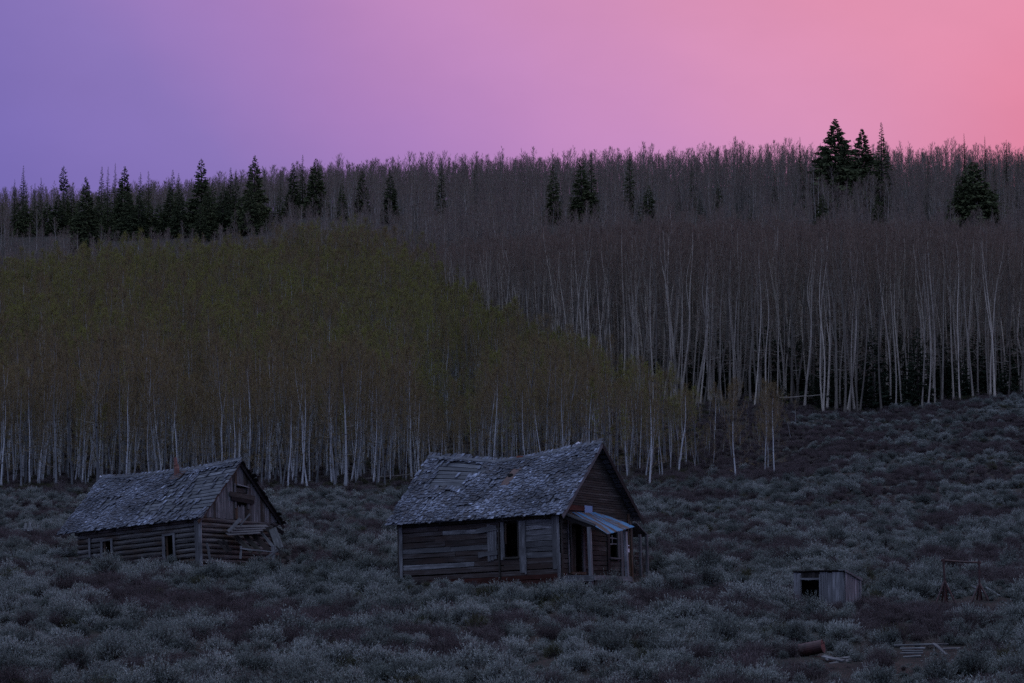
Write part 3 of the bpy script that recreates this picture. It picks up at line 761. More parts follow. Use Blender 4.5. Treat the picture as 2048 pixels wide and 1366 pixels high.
    sl = math.hypot(W/2+OV, RI-ez)
    for side, P, nb in ((0, Pn, 15), (1, Pf, 15)):
        for i in range(nb):
            f = (i+0.5)/nb; n = Vector((0, -0.7 if side == 0 else 0.7, 0.7))
            xr = XR+(random.uniform(0.0, 0.08) if side == 0 else random.choice((0.0, 0.04, 0.08, 0.13, 0.2, 0.27)))
            cuts = np.linspace(XL+random.uniform(-0.05, 0.1), xr, 6)
            V = []; F = []; hw = sl/nb*random.uniform(0.36, 0.42)
            for x in cuts:
                c = P(x, f); up = (P(x, f+0.02)-c).normalized(); nn = n-up*n.dot(up); nn.normalize()
                e = random.uniform(-0.008, 0.008)
                for a, b in ((-hw+e, -0.025), (hw+e, -0.025), (hw+e, 0.005), (-hw+e, 0.005)): V.append(tuple(c+up*a+nn*b))
            for q in range(5):
                for j in range(4): F.append((q*4+j, q*4+(j+1) % 4, q*4+4+(j+1) % 4, q*4+4+j))
            F += [(3, 2, 1, 0), (20, 21, 22, 23)]
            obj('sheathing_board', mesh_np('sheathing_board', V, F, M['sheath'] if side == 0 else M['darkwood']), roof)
    xs = np.linspace(XL, XR, 7); V = []; F = []
    for x in xs:
        for f in (0, 0.33, 0.66, 1.0): V.append(tuple(Pf(x, f)+Vector((0, 0, 0.03))))
    for i in range(6):
        for j in range(3): a = i*4+j; F.append((a, a+1, a+5, a+4))
    obj('far_roof_sky_blocker', mesh_np('far_roof_sky_blocker', V, F, M['darkwood']), roof)  # unseen sheet, added to keep sky light out of the roof gaps
    def missing(x, f):
        p = 0.08
        n = math.sin(x*1.9+0.4)*math.sin(f*9+x*0.7)
        if x > -3.2 and 0.1 < f < 0.93 and math.sin(x*5.1) < 0.82: p = 0.9
        if x > -1.7 and 0.22 < f < 0.88: p = 0.94
        if -4.0 < x < -1.0 and 0.15 < f < 0.44: p = 0.86
        if -7.2 < x < -6.0 and 0.35 < f < 0.62: p = 0.6
        if -3.4 < x < -2.2 and 0.6 < f < 0.72: p = 0.75
        if f < 0.1: p = min(p, 0.18)
        if f > 0.9: p = min(p, 0.3)
        return p
    n = shingle_slope(B, roof, Pn, XR-0.05, XL+0.1, 0.145, 0.36, missing, 300, wr=(0.08, 0.17), seed=9, crook=0.09)
    for P, sgn in ((Pn, -1), (Pf, 1)):
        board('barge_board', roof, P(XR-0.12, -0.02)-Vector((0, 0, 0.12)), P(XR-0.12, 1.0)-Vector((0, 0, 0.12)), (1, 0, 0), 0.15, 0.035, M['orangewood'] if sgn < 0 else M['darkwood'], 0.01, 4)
        for x0 in np.linspace(-0.6, -L+0.2, 7):
            board('rafter', roof, P(x0, 0.0)-Vector((0, 0, 0.12)), P(x0, 0.98)-Vector((0, 0, 0.12)), (1, 0, 0), 0.1, 0.05, M['darkwood'], 0.004, 3)
    for q in range(4):
        xa, xb = XL+(XR-XL)*q/4, XL+(XR-XL)*(q+1)/4
        board('ridge_board', roof, Pn(xa, 0.985)+Vector((0, -0.02, 0.07)), Pn(xb, 0.985)+Vector((0, -0.02, 0.07)), (0, -0.7, 0.7), 0.14, 0.02, M['sheath'], 0.012, 2)
    c = Pn(-3.5, 0.93)
    sp = obj('stovepipe', tube_mesh('stovepipe', [c-Vector((0, 0, 0.2)), c+Vector((-0.01, 0, 0.35)), c+Vector((-0.03, 0, 0.5)), c+Vector((-0.07, 0, 0.52)), c+Vector((-0.11, 0, 0.86))], [0.13, 0.125, 0.12, 0.085, 0.075], M['pipe_rust'], 12), roof)
    slab('rusty_flashing', sp, [Pn(-3.8, 0.84)+Vector((0, -.05, .05)), Pn(-3.1, 0.84)+Vector((0, -.05, .05)), Pn(-2.95, 0.98)+Vector((0, -.06, .06)), Pn(-3.6, 0.98)+Vector((0, -.06, .06))], (0, -0.7, 0.7), 0.004, M['darkrust'])
    c = Pn(XL+0.05, 1.0)
    obj('ridge_insulator', tube_mesh('ridge_insulator', [c+Vector((0, 0, 0.05)), c+Vector((0, 0, 0.12)), c+Vector((0, 0, 0.17))], [0.03, 0.05, 0.03], M['white'], 8), roof)
    # collapsed porch against the gable
    po = empty('collapsed_porch'); po.parent = R
    inv = (Matrix.Translation(base) @ Matrix.Rotation(-math.radians(33), 4, 'Z')).inverted()
    def q(u, v, d): return inv @ at(u, v, d)
    face = inv.to_3x3() @ Vector((0, -1, 0.1))
    for i in range(4):                                    # tilted plank roof of the porch
        s = i/3
        board('porch_roof_plank', po, q(470-16*s, 1054+15*s, 111.2-0.7*s), q(534-15*s, 1052+13*s, 112.6-0.8*s), (0.4, -0.3, 1), 0.24, 0.03, M['greywood'])
    D = [  # u0 v0 d0  u1 v1 d1  width material
        (456, 1064, 110.6, 481, 1038, 111.0, .16, 'greywood'), (480, 1052, 111.0, 500, 1028, 111.3, .08, 'greywood'),
        (436, 1082, 110.6, 456, 1104, 110.2, .14, 'darkwood'), (446, 1080, 110.6, 462, 1102, 110.3, .12, 'darkwood'),
        (470, 1072, 111.4, 505, 1104, 110.8, .22, 'brownwood'), (490, 1070, 111.8, 522, 1106, 111.0, .22, 'brownwood'),
        (506, 1068, 112.2, 540, 1104, 111.2, .26, 'mixwood'), (522, 1064, 112.4, 552, 1100, 111.4, .14, 'greywood'),
        (545, 1058, 113.0, 560, 1098, 111.8, .36, 'greywood'), (536, 1056, 113.2, 552, 1092, 112.4, .2, 'darkwood'),
        (552, 1094, 111.6, 577, 1122, 110.9, .12, 'darkwood'), (480, 1097, 110.4, 545, 1104, 110.9, .06, 'greywood'),
        (546, 1092, 111.0, 547, 1124, 110.9, .16, 'greywood'), (532, 1116, 110.8, 556, 1100, 111.0, .09, 'greywood'),
        (552, 1120, 110.8, 572, 1108, 111.0, .12, 'brownwood'), (482, 1092, 110.5, 481, 1118, 110.4, .09, 'greywood'),
        (515, 1052, 113.2, 545, 1058, 113.6, .3, 'brownwood'), (414, 1086, 110.0, 421, 1122, 109.9, .1, 'greywood'),
        (540, 1050, 113.6, 566, 1066, 114.2, .2, 'darkwood')]
    for u0, v0, d0, u1, v1, d1, wd, mt in D:
        board('fallen_plank', po, q(u0, v0, d0), q(u1, v1, d1), face, wd, 0.04, M[mt], 0.012, 3)
    return n
n2 = log_cabin()

# ------------------------------------------------------------------ the little shed
def shed():
    base = at(1690, 1211, 86.5)
    B = Building('board_shed', base, math.radians(30), 0.03, 0.0, 0.0)
    tag(B.root, 'small open-fronted shed of upright grey boards low in the sagebrush', 'shed')
    w = B.w; R = B.root; L, W = 1.96, 1.36; H0, H1 = 1.22, 0.91
    x = -L; op = (-1.68, -0.94, 0.2, 0.98)
    while x < -0.02:
        wd = min(random.uniform(0.12, 0.17), -x); xc = x+wd/2
        if op[0] < xc < op[1]: board('wall_board', R, w((xc, 0, op[3])), w((xc, 0, H0-0.02)), (0, -1, 0), wd-0.01, 0.025, M['darkwood'], 0.006, 2)
        else: board('wall_board', R, w((xc, 0, -0.4)), w((xc, 0, H0-random.uniform(0.01, 0.05))), (0, -1, 0), wd-0.01, 0.025, M['palewood'], 0.008, 4)
        x += wd
    board('post', R, w((-1.74, -0.03, -0.4)), w((-1.74, -0.03, H0-0.08)), (0, -1, 0), 0.11, 0.05, M['palewood'])
    board('post', R, w((-0.93, -0.03, -0.4)), w((-0.93, -0.03, H0-0.1)), (0, -1, 0), 0.06, 0.05, M['palewood'])
    board('header', R, w((-1.75, -0.04, 0.98)), w((-0.92, -0.04, 0.97)), (0, -1, 0), 0.06, 0.03, M['palewood'])
    y = 0.03
    while y < W-0.02:
        wd = min(random.uniform(0.12, 0.17), W-y); yc = y+wd/2; zt = H0+(H1-H0)*yc/W-0.03
        board('wall_board', R, w((0, yc, -0.4)), w((0, yc, zt)), (1, 0, 0), wd-0.01, 0.025, M['palewood'], 0.008, 4); y += wd
    board('corner_post', R, w((0.03, W+0.0, -0.4)), w((0.03, W, H1)), (1, 0, 0), 0.06, 0.04, M['palewood'])
    lining('rear_wall', B, 'x', W, -L, 0, -0.4, H1, [], M['darkwood'])
    V = [tuple(w(p)) for p in ((-L, 0, -0.4), (-L, W, -0.4), (-L, W, H1), (-L, 0, H0))]
    obj('end_wall', mesh_np('end_wall', V, [(0, 1, 2, 3)], M['darkwood']), R)
    for i in range(8):
        xc = -L-0.02+(L+0.06)*(i+0.5)/8
        board('roof_board', R, w((xc, -0.1, H0+0.03)), w((xc, W+0.08, H1-0.0)), (0, 0.2, 1), (L+0.06)/8-0.012, 0.03, M['darkwood'] if i < 7 else M['palewood'], 0.006, 2)
    board('roof_edge', R, w((0.06, -0.12, H0+0.02)), w((0.06, W+0.1, H1-0.01)), (1, 0, 0), 0.08, 0.03, M['palewood'])
shed()

# ------------------------------------------------------------------ pipe frame, ramp, barrel, fallen timber
def pipe_frame():
    d = 87.5
    base = place(1922, d); R = empty('pipe_swing_frame', base)
    tag(R, 'rusty pipe swing frame with braced posts standing in sagebrush', 'swing frame')
    def q(u, v, dd): return at(u, v, dd)-base
    tops = []
    for (ut, vt, ub, uj, vj) in ((1886.5, 1120.5, 1891, 1889, 1161), (1958, 1125, 1960, 1958.5, 1166)):
        top = q(ut, vt, d); bot = q(ub, 1216, d); J = q(uj, vj, d); tops.append(top)
        obj('post', tube_mesh('post', [bot, J, top], [0.04, 0.038, 0.038], M['darkrust'], 8), R)
        for du, dd in ((-21, -0.3), (27, -0.25), (-7, 0.6), (8, 0.5)):
            obj('brace', tube_mesh('brace', [J, q(uj+du, 1217, d+dd)], [0.034, 0.034], M['darkrust'], 6), R)
        obj('collar', tube_mesh('collar', [top-Vector((0, 0, 0.06)), top+Vector((0, 0, 0.05))], [0.055, 0.055], M['darkrust'], 8), R)
    e = (tops[1]-tops[0]).normalized()
    obj('crossbar', tube_mesh('crossbar', [tops[0]-e*0.08, (tops[0]+tops[1])/2-Vector((0, 0, 0.015)), tops[1]+e*0.08], [0.035, 0.035, 0.035], M['darkrust'], 8), R)
pipe_frame()
def ramp():
    base = place(1985, 88.0); R = empty('plank_ramp', base)
    tag(R, 'grey plank ramp with two rails sloping down beside the pipe frame', 'ramp')
    def q(u, v, dd): return at(u, v, dd)-base
    board('rail', R, q(1944, 1172, 89.5), q(2030, 1219, 87.2), (0, -1, 0.3), 0.10, 0.05, M['greywood'])
    board('rail', R, q(1972, 1176, 89.9), q(2040, 1216, 87.9), (0, -1, 0.3), 0.06, 0.05, M['greywood'])
    for i in range(6):
        s = 0.3+0.11*i
        a = q(1944+86*s, 1172+47*s, 89.5-2.3*s); b = q(1972+68*s, 1176+40*s, 89.9-2.0*s)
        board('tread', R, a, b, (0, 0, 1), 0.16, 0.025, M['greywood'])
ramp()
def barrel():
    d = 69.5; c = at(1623, 1297, d); base = place(1623, d)
    R = empty('rusty_barrel', base); tag(R, 'rust red steel barrel lying in the foreground brush', 'barrel')
    ax = Vector((0.86, -0.42, 0.20)).normalized(); o = c-base; pts = []; rads = []
    for s, r in ((-.36, .0), (-.36, .19), (-.34, .2), (-.335, .185), (-.13, .19), (-.12, .2), (-.11, .19), (.11, .19), (.12, .2), (.13, .19), (.335, .187), (.34, .2), (.36, .19), (.35, .175), (.35, 0.0)):
        pts.append(o+ax*s); rads.append(max(r, 0.001))
    def lathe():
        a = ax.orthogonal().normalized(); b = ax.cross(a); V = []; F = []; n = 20
        for p, r in zip(pts, rads):
            for j in range(n): an = 2*math.pi*j/n; V.append(tuple(p+(a*math.cos(an)+b*math.sin(an))*r))
        for i in range(len(pts)-1):
            for j in range(n): F.append((i*n+j, i*n+(j+1) % n, (i+1)*n+(j+1) % n, (i+1)*n+j))
        return mesh_np('barrel_body', V, F, M['barrel'])
    obj('barrel_body', lathe(), R)
    pp = o+ax*0.36
    obj('bung', tube_mesh('bung', [pp+Vector((0, 0, 0.1)), pp+ax*0.03+Vector((0, 0, 0.1))], [0.03, 0.03], M['darkrust'], 8), R)
barrel()
def timber_pile(name, label, u, d, items, mat='greywood', cat='timber'):
    base = place(u, d); R = empty(name, base); tag(R, label, cat)
    for u0, v0, d0, u1, v1, d1, wd in items:
        board('plank', R, at(u0, v0, d0)-base, at(u1, v1, d1)-base, (0, -0.5, 1), wd, 0.035, M[mat], 0.01, 3)
timber_pile('fallen_planks', 'splayed heap of grey planks beside the rusty barrel', 1670, 68.0,
    [(1645, 1314, 68.6, 1688, 1323, 67.6, .11), (1652, 1320, 68.2, 1700, 1316, 68.8, .09), (1660, 1329, 67.5, 1704, 1320, 68.2, .1), (1648, 1312, 68.8, 1700, 1326, 67.6, .06), (1670, 1336, 67.2, 1690, 1327, 67.6, .05)])
timber_pile('collapsed_board_box', 'low collapsed box of grey boards in the foreground sagebrush', 1842, 70.0,
    [(1788, 1292, 70.6, 1868, 1289.5, 70.4, .055), (1804, 1303, 70.3, 1846, 1303, 70.3, .07), (1800, 1298, 70.4, 1850, 1297, 70.4, .06), (1800, 1308, 70.1, 1846, 1307, 70.1, .05), (1806, 1315, 69.7, 1842, 1313, 69.7, .07), (1868, 1288, 70.3, 1893, 1310, 69.2, .09), (1868, 1290, 70.9, 1896, 1289, 71.2, .04), (1884, 1299, 70.8, 1920, 1297, 71.4, .07)])
timber_pile('leaning_boards', 'pale boards leaning in brush left of the log cabin', 58, 114.0,
    [(50, 1062, 114.5, 52, 1047, 115, .14), (57, 1063, 114.3, 60, 1046, 114.8, .12), (62, 1062, 114.2, 59, 1048, 114.6, .1), (45, 1058, 114.7, 66, 1061, 114.2, .08)])

# ------------------------------------------------------------------ trees
def tris_from(p0, p1, wd, r):
    """thin triangles from p0 (base, width wd) to p1"""
    d = p1-p0; s = np.cross(d, r.normal(size=p0.shape)); s /= (np.linalg.norm(s, axis=1, keepdims=True)+1e-9)
    s = s*(np.asarray(wd).reshape(-1, 1)/2)
    V = np.stack([p0-s, p0+s, p1], 1).reshape(-1, 3)
    return V, np.arange(len(V)).reshape(-1, 3)
def unit(v): return v/(np.linalg.norm(v, axis=-1, keepdims=True)+1e-9)
def spine(H, lean, wob, r, n=15):
    h = np.linspace(0, 1, n); ph = r.uniform(0, 6.28, 4)
    x = lean[0]*h + wob*(np.sin(h*5+ph[0])-np.sin(ph[0]))*0.6 + wob*0.4*np.sin(h*11+ph[1])*h
    y = lean[1]*h + wob*(np.sin(h*4.3+ph[2])-np.sin(ph[2]))*0.6
    return np.stack([x, y, h*H], 1)
def tube_np(P, R, sides):
    n = len(P); an = np.linspace(0, 2*np.pi, sides, endpoint=False)
    T = unit(np.gradient(P, axis=0)); A = unit(np.cross(T, [0.3, 0.9, 0.05])); B = np.cross(T, A)
    V = P[:, None]+(A[:, None]*np.cos(an)[None, :, None]+B[:, None]*np.sin(an)[None, :, None])*R[:, None, None]
    i = np.arange(n-1)[:, None]*sides; j = np.arange(sides)[None]
    a = (i+j).ravel(); b = (i+(j+1) % sides).ravel()
    F = np.concatenate([np.stack([a, b, b+sides], 1), np.stack([a, b+sides, a+sides], 1)])
    return V.reshape(-1, 3), F
def aspen_meshes(name, seed, H, r0, cb, cr, mats, nbr, nsub, ntw, nbud, tw_w, bud_s, wob=0.25, lean=0.3, fork=False, low=4, flat=1.0, upr=(0.9, 1.9), tap=0.75):
    r = np.random.default_rng(seed)
    P = spine(H, r.normal(0, lean, 2), wob, r); h = np.linspace(0, 1, len(P))
    R = r0*(0.94*(1-h)**tap+0.06)*(1+0.45*np.exp(-h*25))
    V, F = tube_np(P, R, 6); parts = [(V, F)]
    if fork:
        k = 5; Q = spine(H*0.62, (r.normal(0, 1.0), r.normal(0, .5)), wob, r)+P[k]; V2, F2 = tube_np(Q, R[k]*0.75*(1-h*0.9), 5); parts.append((V2, F2))
    VV = np.concatenate([p[0] for p in parts]); off = np.cumsum([0]+[len(p[0]) for p in parts[:-1]]); FF = np.concatenate([p[1]+o for p, o in zip(parts, off)])
    trunk = mesh_np(name+'_trunk', VV, FF, mats[0], smooth=True)
    Vs, Fs, Ms, Rs = [], [], [], []; cnt = 0
    def add(V, F, m, rn):
        nonlocal cnt
        Vs.append(V); Fs.append(F+cnt); Ms.append(np.full(len(F), m)); Rs.append(np.broadcast_to(rn, (len(F),)) if np.ndim(rn) == 0 else rn); cnt += len(V)
    subs0, subs1, sr = [], [], []
    for b in range(nbr+low):
        dead = b >= nbr
        t = cb+(0.98-cb)*((b+r.uniform(0, 1))/nbr) if not dead else r.uniform(cb*0.35, cb)
        p = np.array([np.interp(t, h, P[:, k]) for k in range(3)]); az = b*2.4+r.normal(0, 0.4)
        s = (t-cb)/(1-cb) if not dead else 0
        ln = cr*(0.45+0.85*math.sin(math.pi*min(1, (s*0.8+0.25))))*r.uniform(0.6, 1.15)*(1-0.35*s) if not dead else cr*r.uniform(0.25, 0.9)
        up = r.uniform(*upr)+0.9*s if not dead else r.uniform(-0.25, 0.45)
        d = unit(np.array([math.cos(az), math.sin(az)*flat, up])); d2 = unit(d+np.array([0, 0, r.uniform(0.15, 0.7)]))
        q1 = p+d*ln*0.5+r.normal(0, 0.04, 3); q2 = q1+d2*ln*0.6
        rb = np.array([0.22, 0.14, 0.04])*np.interp(t, h, R)+0.006
        V, F = tube_np(np.array([p, q1, q2]), rb, 3); add(V, F, 0, 0.0)
        m = nsub if not dead else 3
        for k in range(m):
            u = r.uniform(0.2, 1.0); a = p+(q1-p)*u*2 if u < .5 else q1+(q2-q1)*(u-.5)*2
            dd = unit(d+r.normal(0, 0.42, 3)+np.array([0, 0, 0.45])); subs0.append(a); subs1.append(a+dd*ln*r.uniform(0.18, 0.5)); sr.append(s)
    # the leader's own twigs
    for k in range(nsub*3):
        t = r.uniform(cb+0.25*(1-cb), 1.0); p = np.array([np.interp(t, h, P[:, k2]) for k2 in range(3)])
        subs0.append(p); subs1.append(p+unit(r.normal(0, 0.6, 3)+np.array([0, 0, 0.9]))*r.uniform(0.25, 0.6)*cr*0.6); sr.append(1)
    S0, S1 = np.array(subs0), np.array(subs1); add(*tris_from(S0, S1, np.full(len(S0), tw_w*1.5), r), 1, r.random(len(S0))*0.5)
    n = len(S0)*ntw//1; idx = r.integers(0, len(S0), n); u = r.uniform(0.15, 1, n)[:, None]
    a = S0[idx]*(1-u)+S1[idx]*u; dd = unit(unit(S1-S0)[idx]*0.6+r.normal(0, 0.38, (n, 3))+np.array([0, 0, 0.6]))
    e = a+dd*r.uniform(0.12, 0.42, n)[:, None]*(cr/1.4)
    add(*tris_from(a, e, r.uniform(0.7, 1.3, n)*tw_w, r), 1, r.random(n)*0.5)
    if nbud:
        i2 = r.integers(0, n, nbud); u = r.uniform(0.2, 1.05, nbud)[:, None]; a2 = a[i2]*(1-u)+e[i2]*u+r.normal(0, 0.03, (nbud, 3))
        add(*tris_from(a2, a2+unit(r.normal(size=(nbud, 3)))*bud_s*r.uniform(0.6, 1.4, nbud)[:, None], np.full(nbud, bud_s*0.9), r), 2, r.random(nbud)*0.5)
    crown = mesh_np(name+'_crown', np.concatenate(Vs), np.concatenate(Fs), mats[1:], np.concatenate(Ms), np.concatenate(Rs))
    return trunk, crown

def conifer_meshes(name, seed, H, R, mat, base=0.06, dens=1.0, top=1.0, spray=0.34):
    r = np.random.default_rng(seed)
    P = spine(H, r.normal(0, 0.1, 2), 0.05, r, 9); h = np.linspace(0, 1, 9)
    V, F = tube_np(P, 0.016*H*(1-0.95*h), 6); trunk = mesh_np(name+'_trunk', V, F, M['con_bark'], smooth=True)
    A, E, W, RR = [], [], [], []
    z = base*H; gap = r.uniform(0, 6.28)
    while z < H*0.985:
        s = z/H; cone = (1-s)**(1.0*top); low = min(1.0, 0.85+(s-base)*3.5)
        n = max(4, int(7*dens*(0.6+0.6*(1-s))))
        side = 1+0.22*np.sin(gap+s*14)
        for k in range(n):
            az = r.uniform(0, 2*np.pi); ln = R*cone*low*r.uniform(0.62, 1.08)*(1+0.18*math.sin(az*2+gap+s*9))+0.12
            c = np.array([math.cos(az), math.sin(az), 0.0]); p0 = np.array([np.interp(s, h, P[:, q]) for q in range(3)])+[0, 0, r.uniform(-.1, .1)]
            rise = r.uniform(-0.35, 0.05)+0.75*s**2
            tip = p0+c*ln+np.array([0, 0, ln*rise]); mid = p0+c*ln*0.5+np.array([0, 0, ln*rise*0.5-0.06*ln])
            m = max(7, int(24*dens*(ln/R+0.25)))
            u = r.uniform(0.12, 1.0, m)[:, None]; u = np.sqrt(u)
            pt = p0*(1-u)**2+2*mid*u*(1-u)+tip*u**2
            side_v = np.cross(c, [0, 0, 1.0]); sg = r.choice([-1, 1], m)[:, None]
            dd = unit(c*r.uniform(0.35, 1.0, m)[:, None]+side_v*sg*r.uniform(0.2, 0.95, m)[:, None]+np.array([0, 0, 1.0])*r.uniform(-0.5, 0.22, m)[:, None])
            L = spray*(0.55+0.7*ln/R)*(1.15-u[:, 0]*0.45)*r.uniform(0.7, 1.3, m)*max(R/2.0, 0.55)*(0.3+0.7*(1-s)**0.5)
            A.append(pt); E.append(pt+dd*L[:, None]); W.append(L*0.62); RR.append(np.clip(u[:, 0]*0.5+r.uniform(-.1, .3, m), 0, 0.95))
        z += r.uniform(0.2, 0.36)*(0.7+0.3*H/14)/dens**0.5
    for k in range(16):
        p = P[-1]+[0, 0, -r.uniform(0, 0.09*H)]; A.append(p[None]); E.append(p[None]+unit(r.normal(0, .5, (1, 3))+[0, 0, 1.1])*0.22); W.append(np.array([0.07])); RR.append(np.array([0.4]))
    A, E, W, RR = np.concatenate(A), np.concatenate(E), np.concatenate(W), np.concatenate(RR)
    V, F = tris_from(A, E, W, r)
    return trunk, mesh_np(name+'_crown', V, F, mat, rnd=RR*0.5)

def tree_words(meshes, rz, sc, tilt, Hm):
    co = np.empty(len(meshes[0].vertices)*3, np.float32); meshes[0].vertices.foreach_get('co', co); co = co.reshape(-1, 3)
    t = co[co[:, 2].argmax()]; e = Matrix.Rotation(rz, 3, 'Z') @ Matrix.Rotation(tilt[1], 3, 'Y') @ Matrix.Rotation(tilt[0], 3, 'X')
    p = e @ Vector((t[0]*sc[0], t[1]*sc[1], t[2]*sc[2])); k = p.x/p.z
    lean = 'strongly right-leaning' if k > 0.085 else 'right-leaning' if k > 0.035 else 'strongly left-leaning' if k < -0.085 else 'left-leaning' if k < -0.035 else 'upright'
    size = 'short' if p.z < Hm*0.88 else 'tall' if p.z > Hm*1.1 else 'mid-height'
    return f'{size} {lean}'
def tree_object(name, meshes, loc, rz, sc, label, cat, group=None, tilt=(0, 0)):
    e = empty(name, loc, rz); e.rotation_euler = (tilt[0], tilt[1], rz); e.scale = sc if isinstance(sc, (tuple, list)) else (sc, sc, sc)
    obj('trunk', meshes[0], e); obj('crown', meshes[1], e)
    tag(e, label, cat, group)
    return e

# ------------------------------------------------------------------ scatter of one kind as one object
def scatter(name, pts, rot, scl, idx, templates, label, cat, group=None):
    me = bpy.data.meshes.new(name); n = len(pts); me.vertices.add(n); me.vertices.foreach_set('co', np.asarray(pts, np.float32).ravel())
    a = me.attributes.new('irot', 'FLOAT_VECTOR', 'POINT'); a.data.foreach_set('vector', np.asarray(rot, np.float32).ravel())
    a = me.attributes.new('iscl', 'FLOAT_VECTOR', 'POINT'); a.data.foreach_set('vector', np.asarray(scl, np.float32).ravel())
    a = me.attributes.new('iidx', 'INT', 'POINT'); a.data.foreach_set('value', np.asarray(idx, np.int32))
    o = obj(name, me); tag(o, label, cat, group, 'stuff')
    ng = bpy.data.node_groups.new(name+'_scatter', 'GeometryNodeTree')
    ng.interface.new_socket('Geometry', in_out='INPUT', socket_type='NodeSocketGeometry'); ng.interface.new_socket('Geometry', in_out='OUTPUT', socket_type='NodeSocketGeometry')
    N = ng.nodes.new; L = ng.links.new
    gi, go = N('NodeGroupInput'), N('NodeGroupOutput'); ip = N('GeometryNodeInstanceOnPoints'); jo = N('GeometryNodeJoinGeometry')
    for group_ in reversed(templates):
        j = N('GeometryNodeJoinGeometry')
        for src in group_:
            oi = N('GeometryNodeObjectInfo'); oi.transform_space = 'ORIGINAL'; oi.inputs['Object'].default_value = src; L(oi.outputs['Geometry'], j.inputs[0])
        g2 = N('GeometryNodeGeometryToInstance'); L(j.outputs[0], g2.inputs[0]); L(g2.outputs[0], jo.inputs[0])
    def attr(nm, t):
        q = N('GeometryNodeInputNamedAttribute'); q.data_type = t; q.inputs['Name'].default_value = nm; return q.outputs[0]
    L(gi.outputs[0], ip.inputs['Points']); L(jo.outputs[0], ip.inputs['Instance']); ip.inputs['Pick Instance'].default_value = True
    L(attr('iidx', 'INT'), ip.inputs['Instance Index']); L(attr('irot', 'FLOAT_VECTOR'), ip.inputs['Rotation']); L(attr('iscl', 'FLOAT_VECTOR'), ip.inputs['Scale'])
    L(ip.outputs[0], go.inputs[0])
    md = o.modifiers.new('scatter', 'NODES'); md.node_group = ng
    return o
def jitter_grid(x0, x1, y0, y1, step, r):
    xs = np.arange(x0, x1, step); ys = np.arange(y0, y1, step); X, Y = np.meshgrid(xs, ys)
    X = X+r.uniform(-.48, .48, X.shape)*step; Y = Y+r.uniform(-.48, .48, Y.shape)*step
    return X.ravel(), Y.ravel()
def to_pix(X, Y, Z):
    f = Y*CP+Z*SP; return 1024+FPX*X/f, 683-FPX*(-Y*SP+Z*CP)/f
def vnoise(X, Y, s, seed=0):
    k = np.random.default_rng(seed).uniform(0, 6.28, 8)
    return (np.sin(X*s+k[0]+1.7*np.sin(Y*s*0.7+k[1]))+np.sin(Y*s*1.13+k[2]+1.5*np.sin(X*s*0.8+k[3]))+0.6*np.sin((X+Y)*s*2.1+k[4])+0.6*np.sin((X-Y)*s*1.9+k[5]))/3.2

# templates --------------------------------------------------------
BUD = [aspen_meshes('budding_aspen', 100+k, 10.0, 0.072+0.014*(k % 3), (0.32, 0.56, 0.44, 0.38, 0.62, 0.5, 0.42, 0.56)[k], 1.3+0.25*(k % 3), [M['bark_white'], M['limb'], M['twig_bud'], M['bud'] if k < 5 else M['bud_green']],
        22 if k < 5 else 24, 6, 6, 1300 if k < 5 else 2600, 0.0145, 0.046, wob=0.22, lean=0.35, fork=(k == 3), low=6, tap=1.0) for k in range(8)]
BUSHY = [aspen_meshes('lone_aspen', 150+k, 10.0, 0.07, 0.24+0.06*k, 2.1, [M['bark_white'], M['limb'], M['twig_bud'], M['bud']],
        34, 8, 8, 1700, 0.016, 0.05, wob=0.2, lean=0.3, fork=(k == 0), low=5, upr=(0.6, 1.5), tap=1.0) for k in range(3)]
TALL = [aspen_meshes('tall_aspen', 200+k, 18.0, 0.098+0.022*(k % 3), (0.45, 0.6, 0.68, 0.52, 0.72, 0.58, 0.64)[k], 1.8+0.3*(k % 2), [M['bark_grey'], M['limb'], M['twig_bare'], M['twig_bare']],
        22, 6, 5, 0, 0.0165, 0.05, wob=0.55, lean=0.6, fork=(k in (2, 5)), low=9) for k in range(7)]
HILL = [aspen_meshes('hillside_aspen', 300+k, 12.0, 0.12, (0.3, 0.45, 0.38, 0.52, 0.34)[k], 1.9+0.3*(k % 2), [M['bark_hill'], M['limb'], M['twig_far'], M['twig_far']],
        24, 5, 5, 0, 0.028, 0.05, wob=0.35, lean=0.5, fork=(k == 1), low=4, upr=(0.45, 1.3)) for k in range(5)]

# conifers: column, top row, visible foot row, width in photograph pixels ------------------
CON = [(27,357,400,13),(45,330,408,22),(68,365,415,15),(82,352,412,15),(126,330,405,18),(143,372,420,24),(170,352,492,48),(202,330,458,24),(214,332,440,16),(229,325,440,15),(248,330,452,42),(278,343,455,26),(296,340,455,20),
 (345,337,446,26),(355,345,448,24),(402,315,452,50),(424,350,452,26),(460,332,446,28),(472,336,446,24),(508,308,446,52),(560,355,430,15),(585,322,415,28),(605,308,412,20),(632,315,415,42),(683,360,425,20),(724,335,392,26),(780,338,430,30),
 (883,320,412,22),(953,325,375,20),(1107,325,432,30),(1163,312,428,42),(1183,303,425,28),(1260,292,405,24),(1297,368,428,30),(1385,325,362,16),(1358,372,425,12),(1400,380,432,13),(1436,365,418,18),(1473,405,440,11),(1501,420,442,13),
 (1549,335,392,13),(1602,272,312,16),(1672,235,352,92),(1724,255,352,66),(1765,242,348,40),(1645,385,452,28),(1757,385,442,25),(1858,315,362,11),(1930,265,350,14),(1972,270,342,12),(2015,278,335,15),(2038,300,350,13),
 (1950,322,442,92),(1918,345,442,32),(1990,312,345,12)]
CON_PX = []
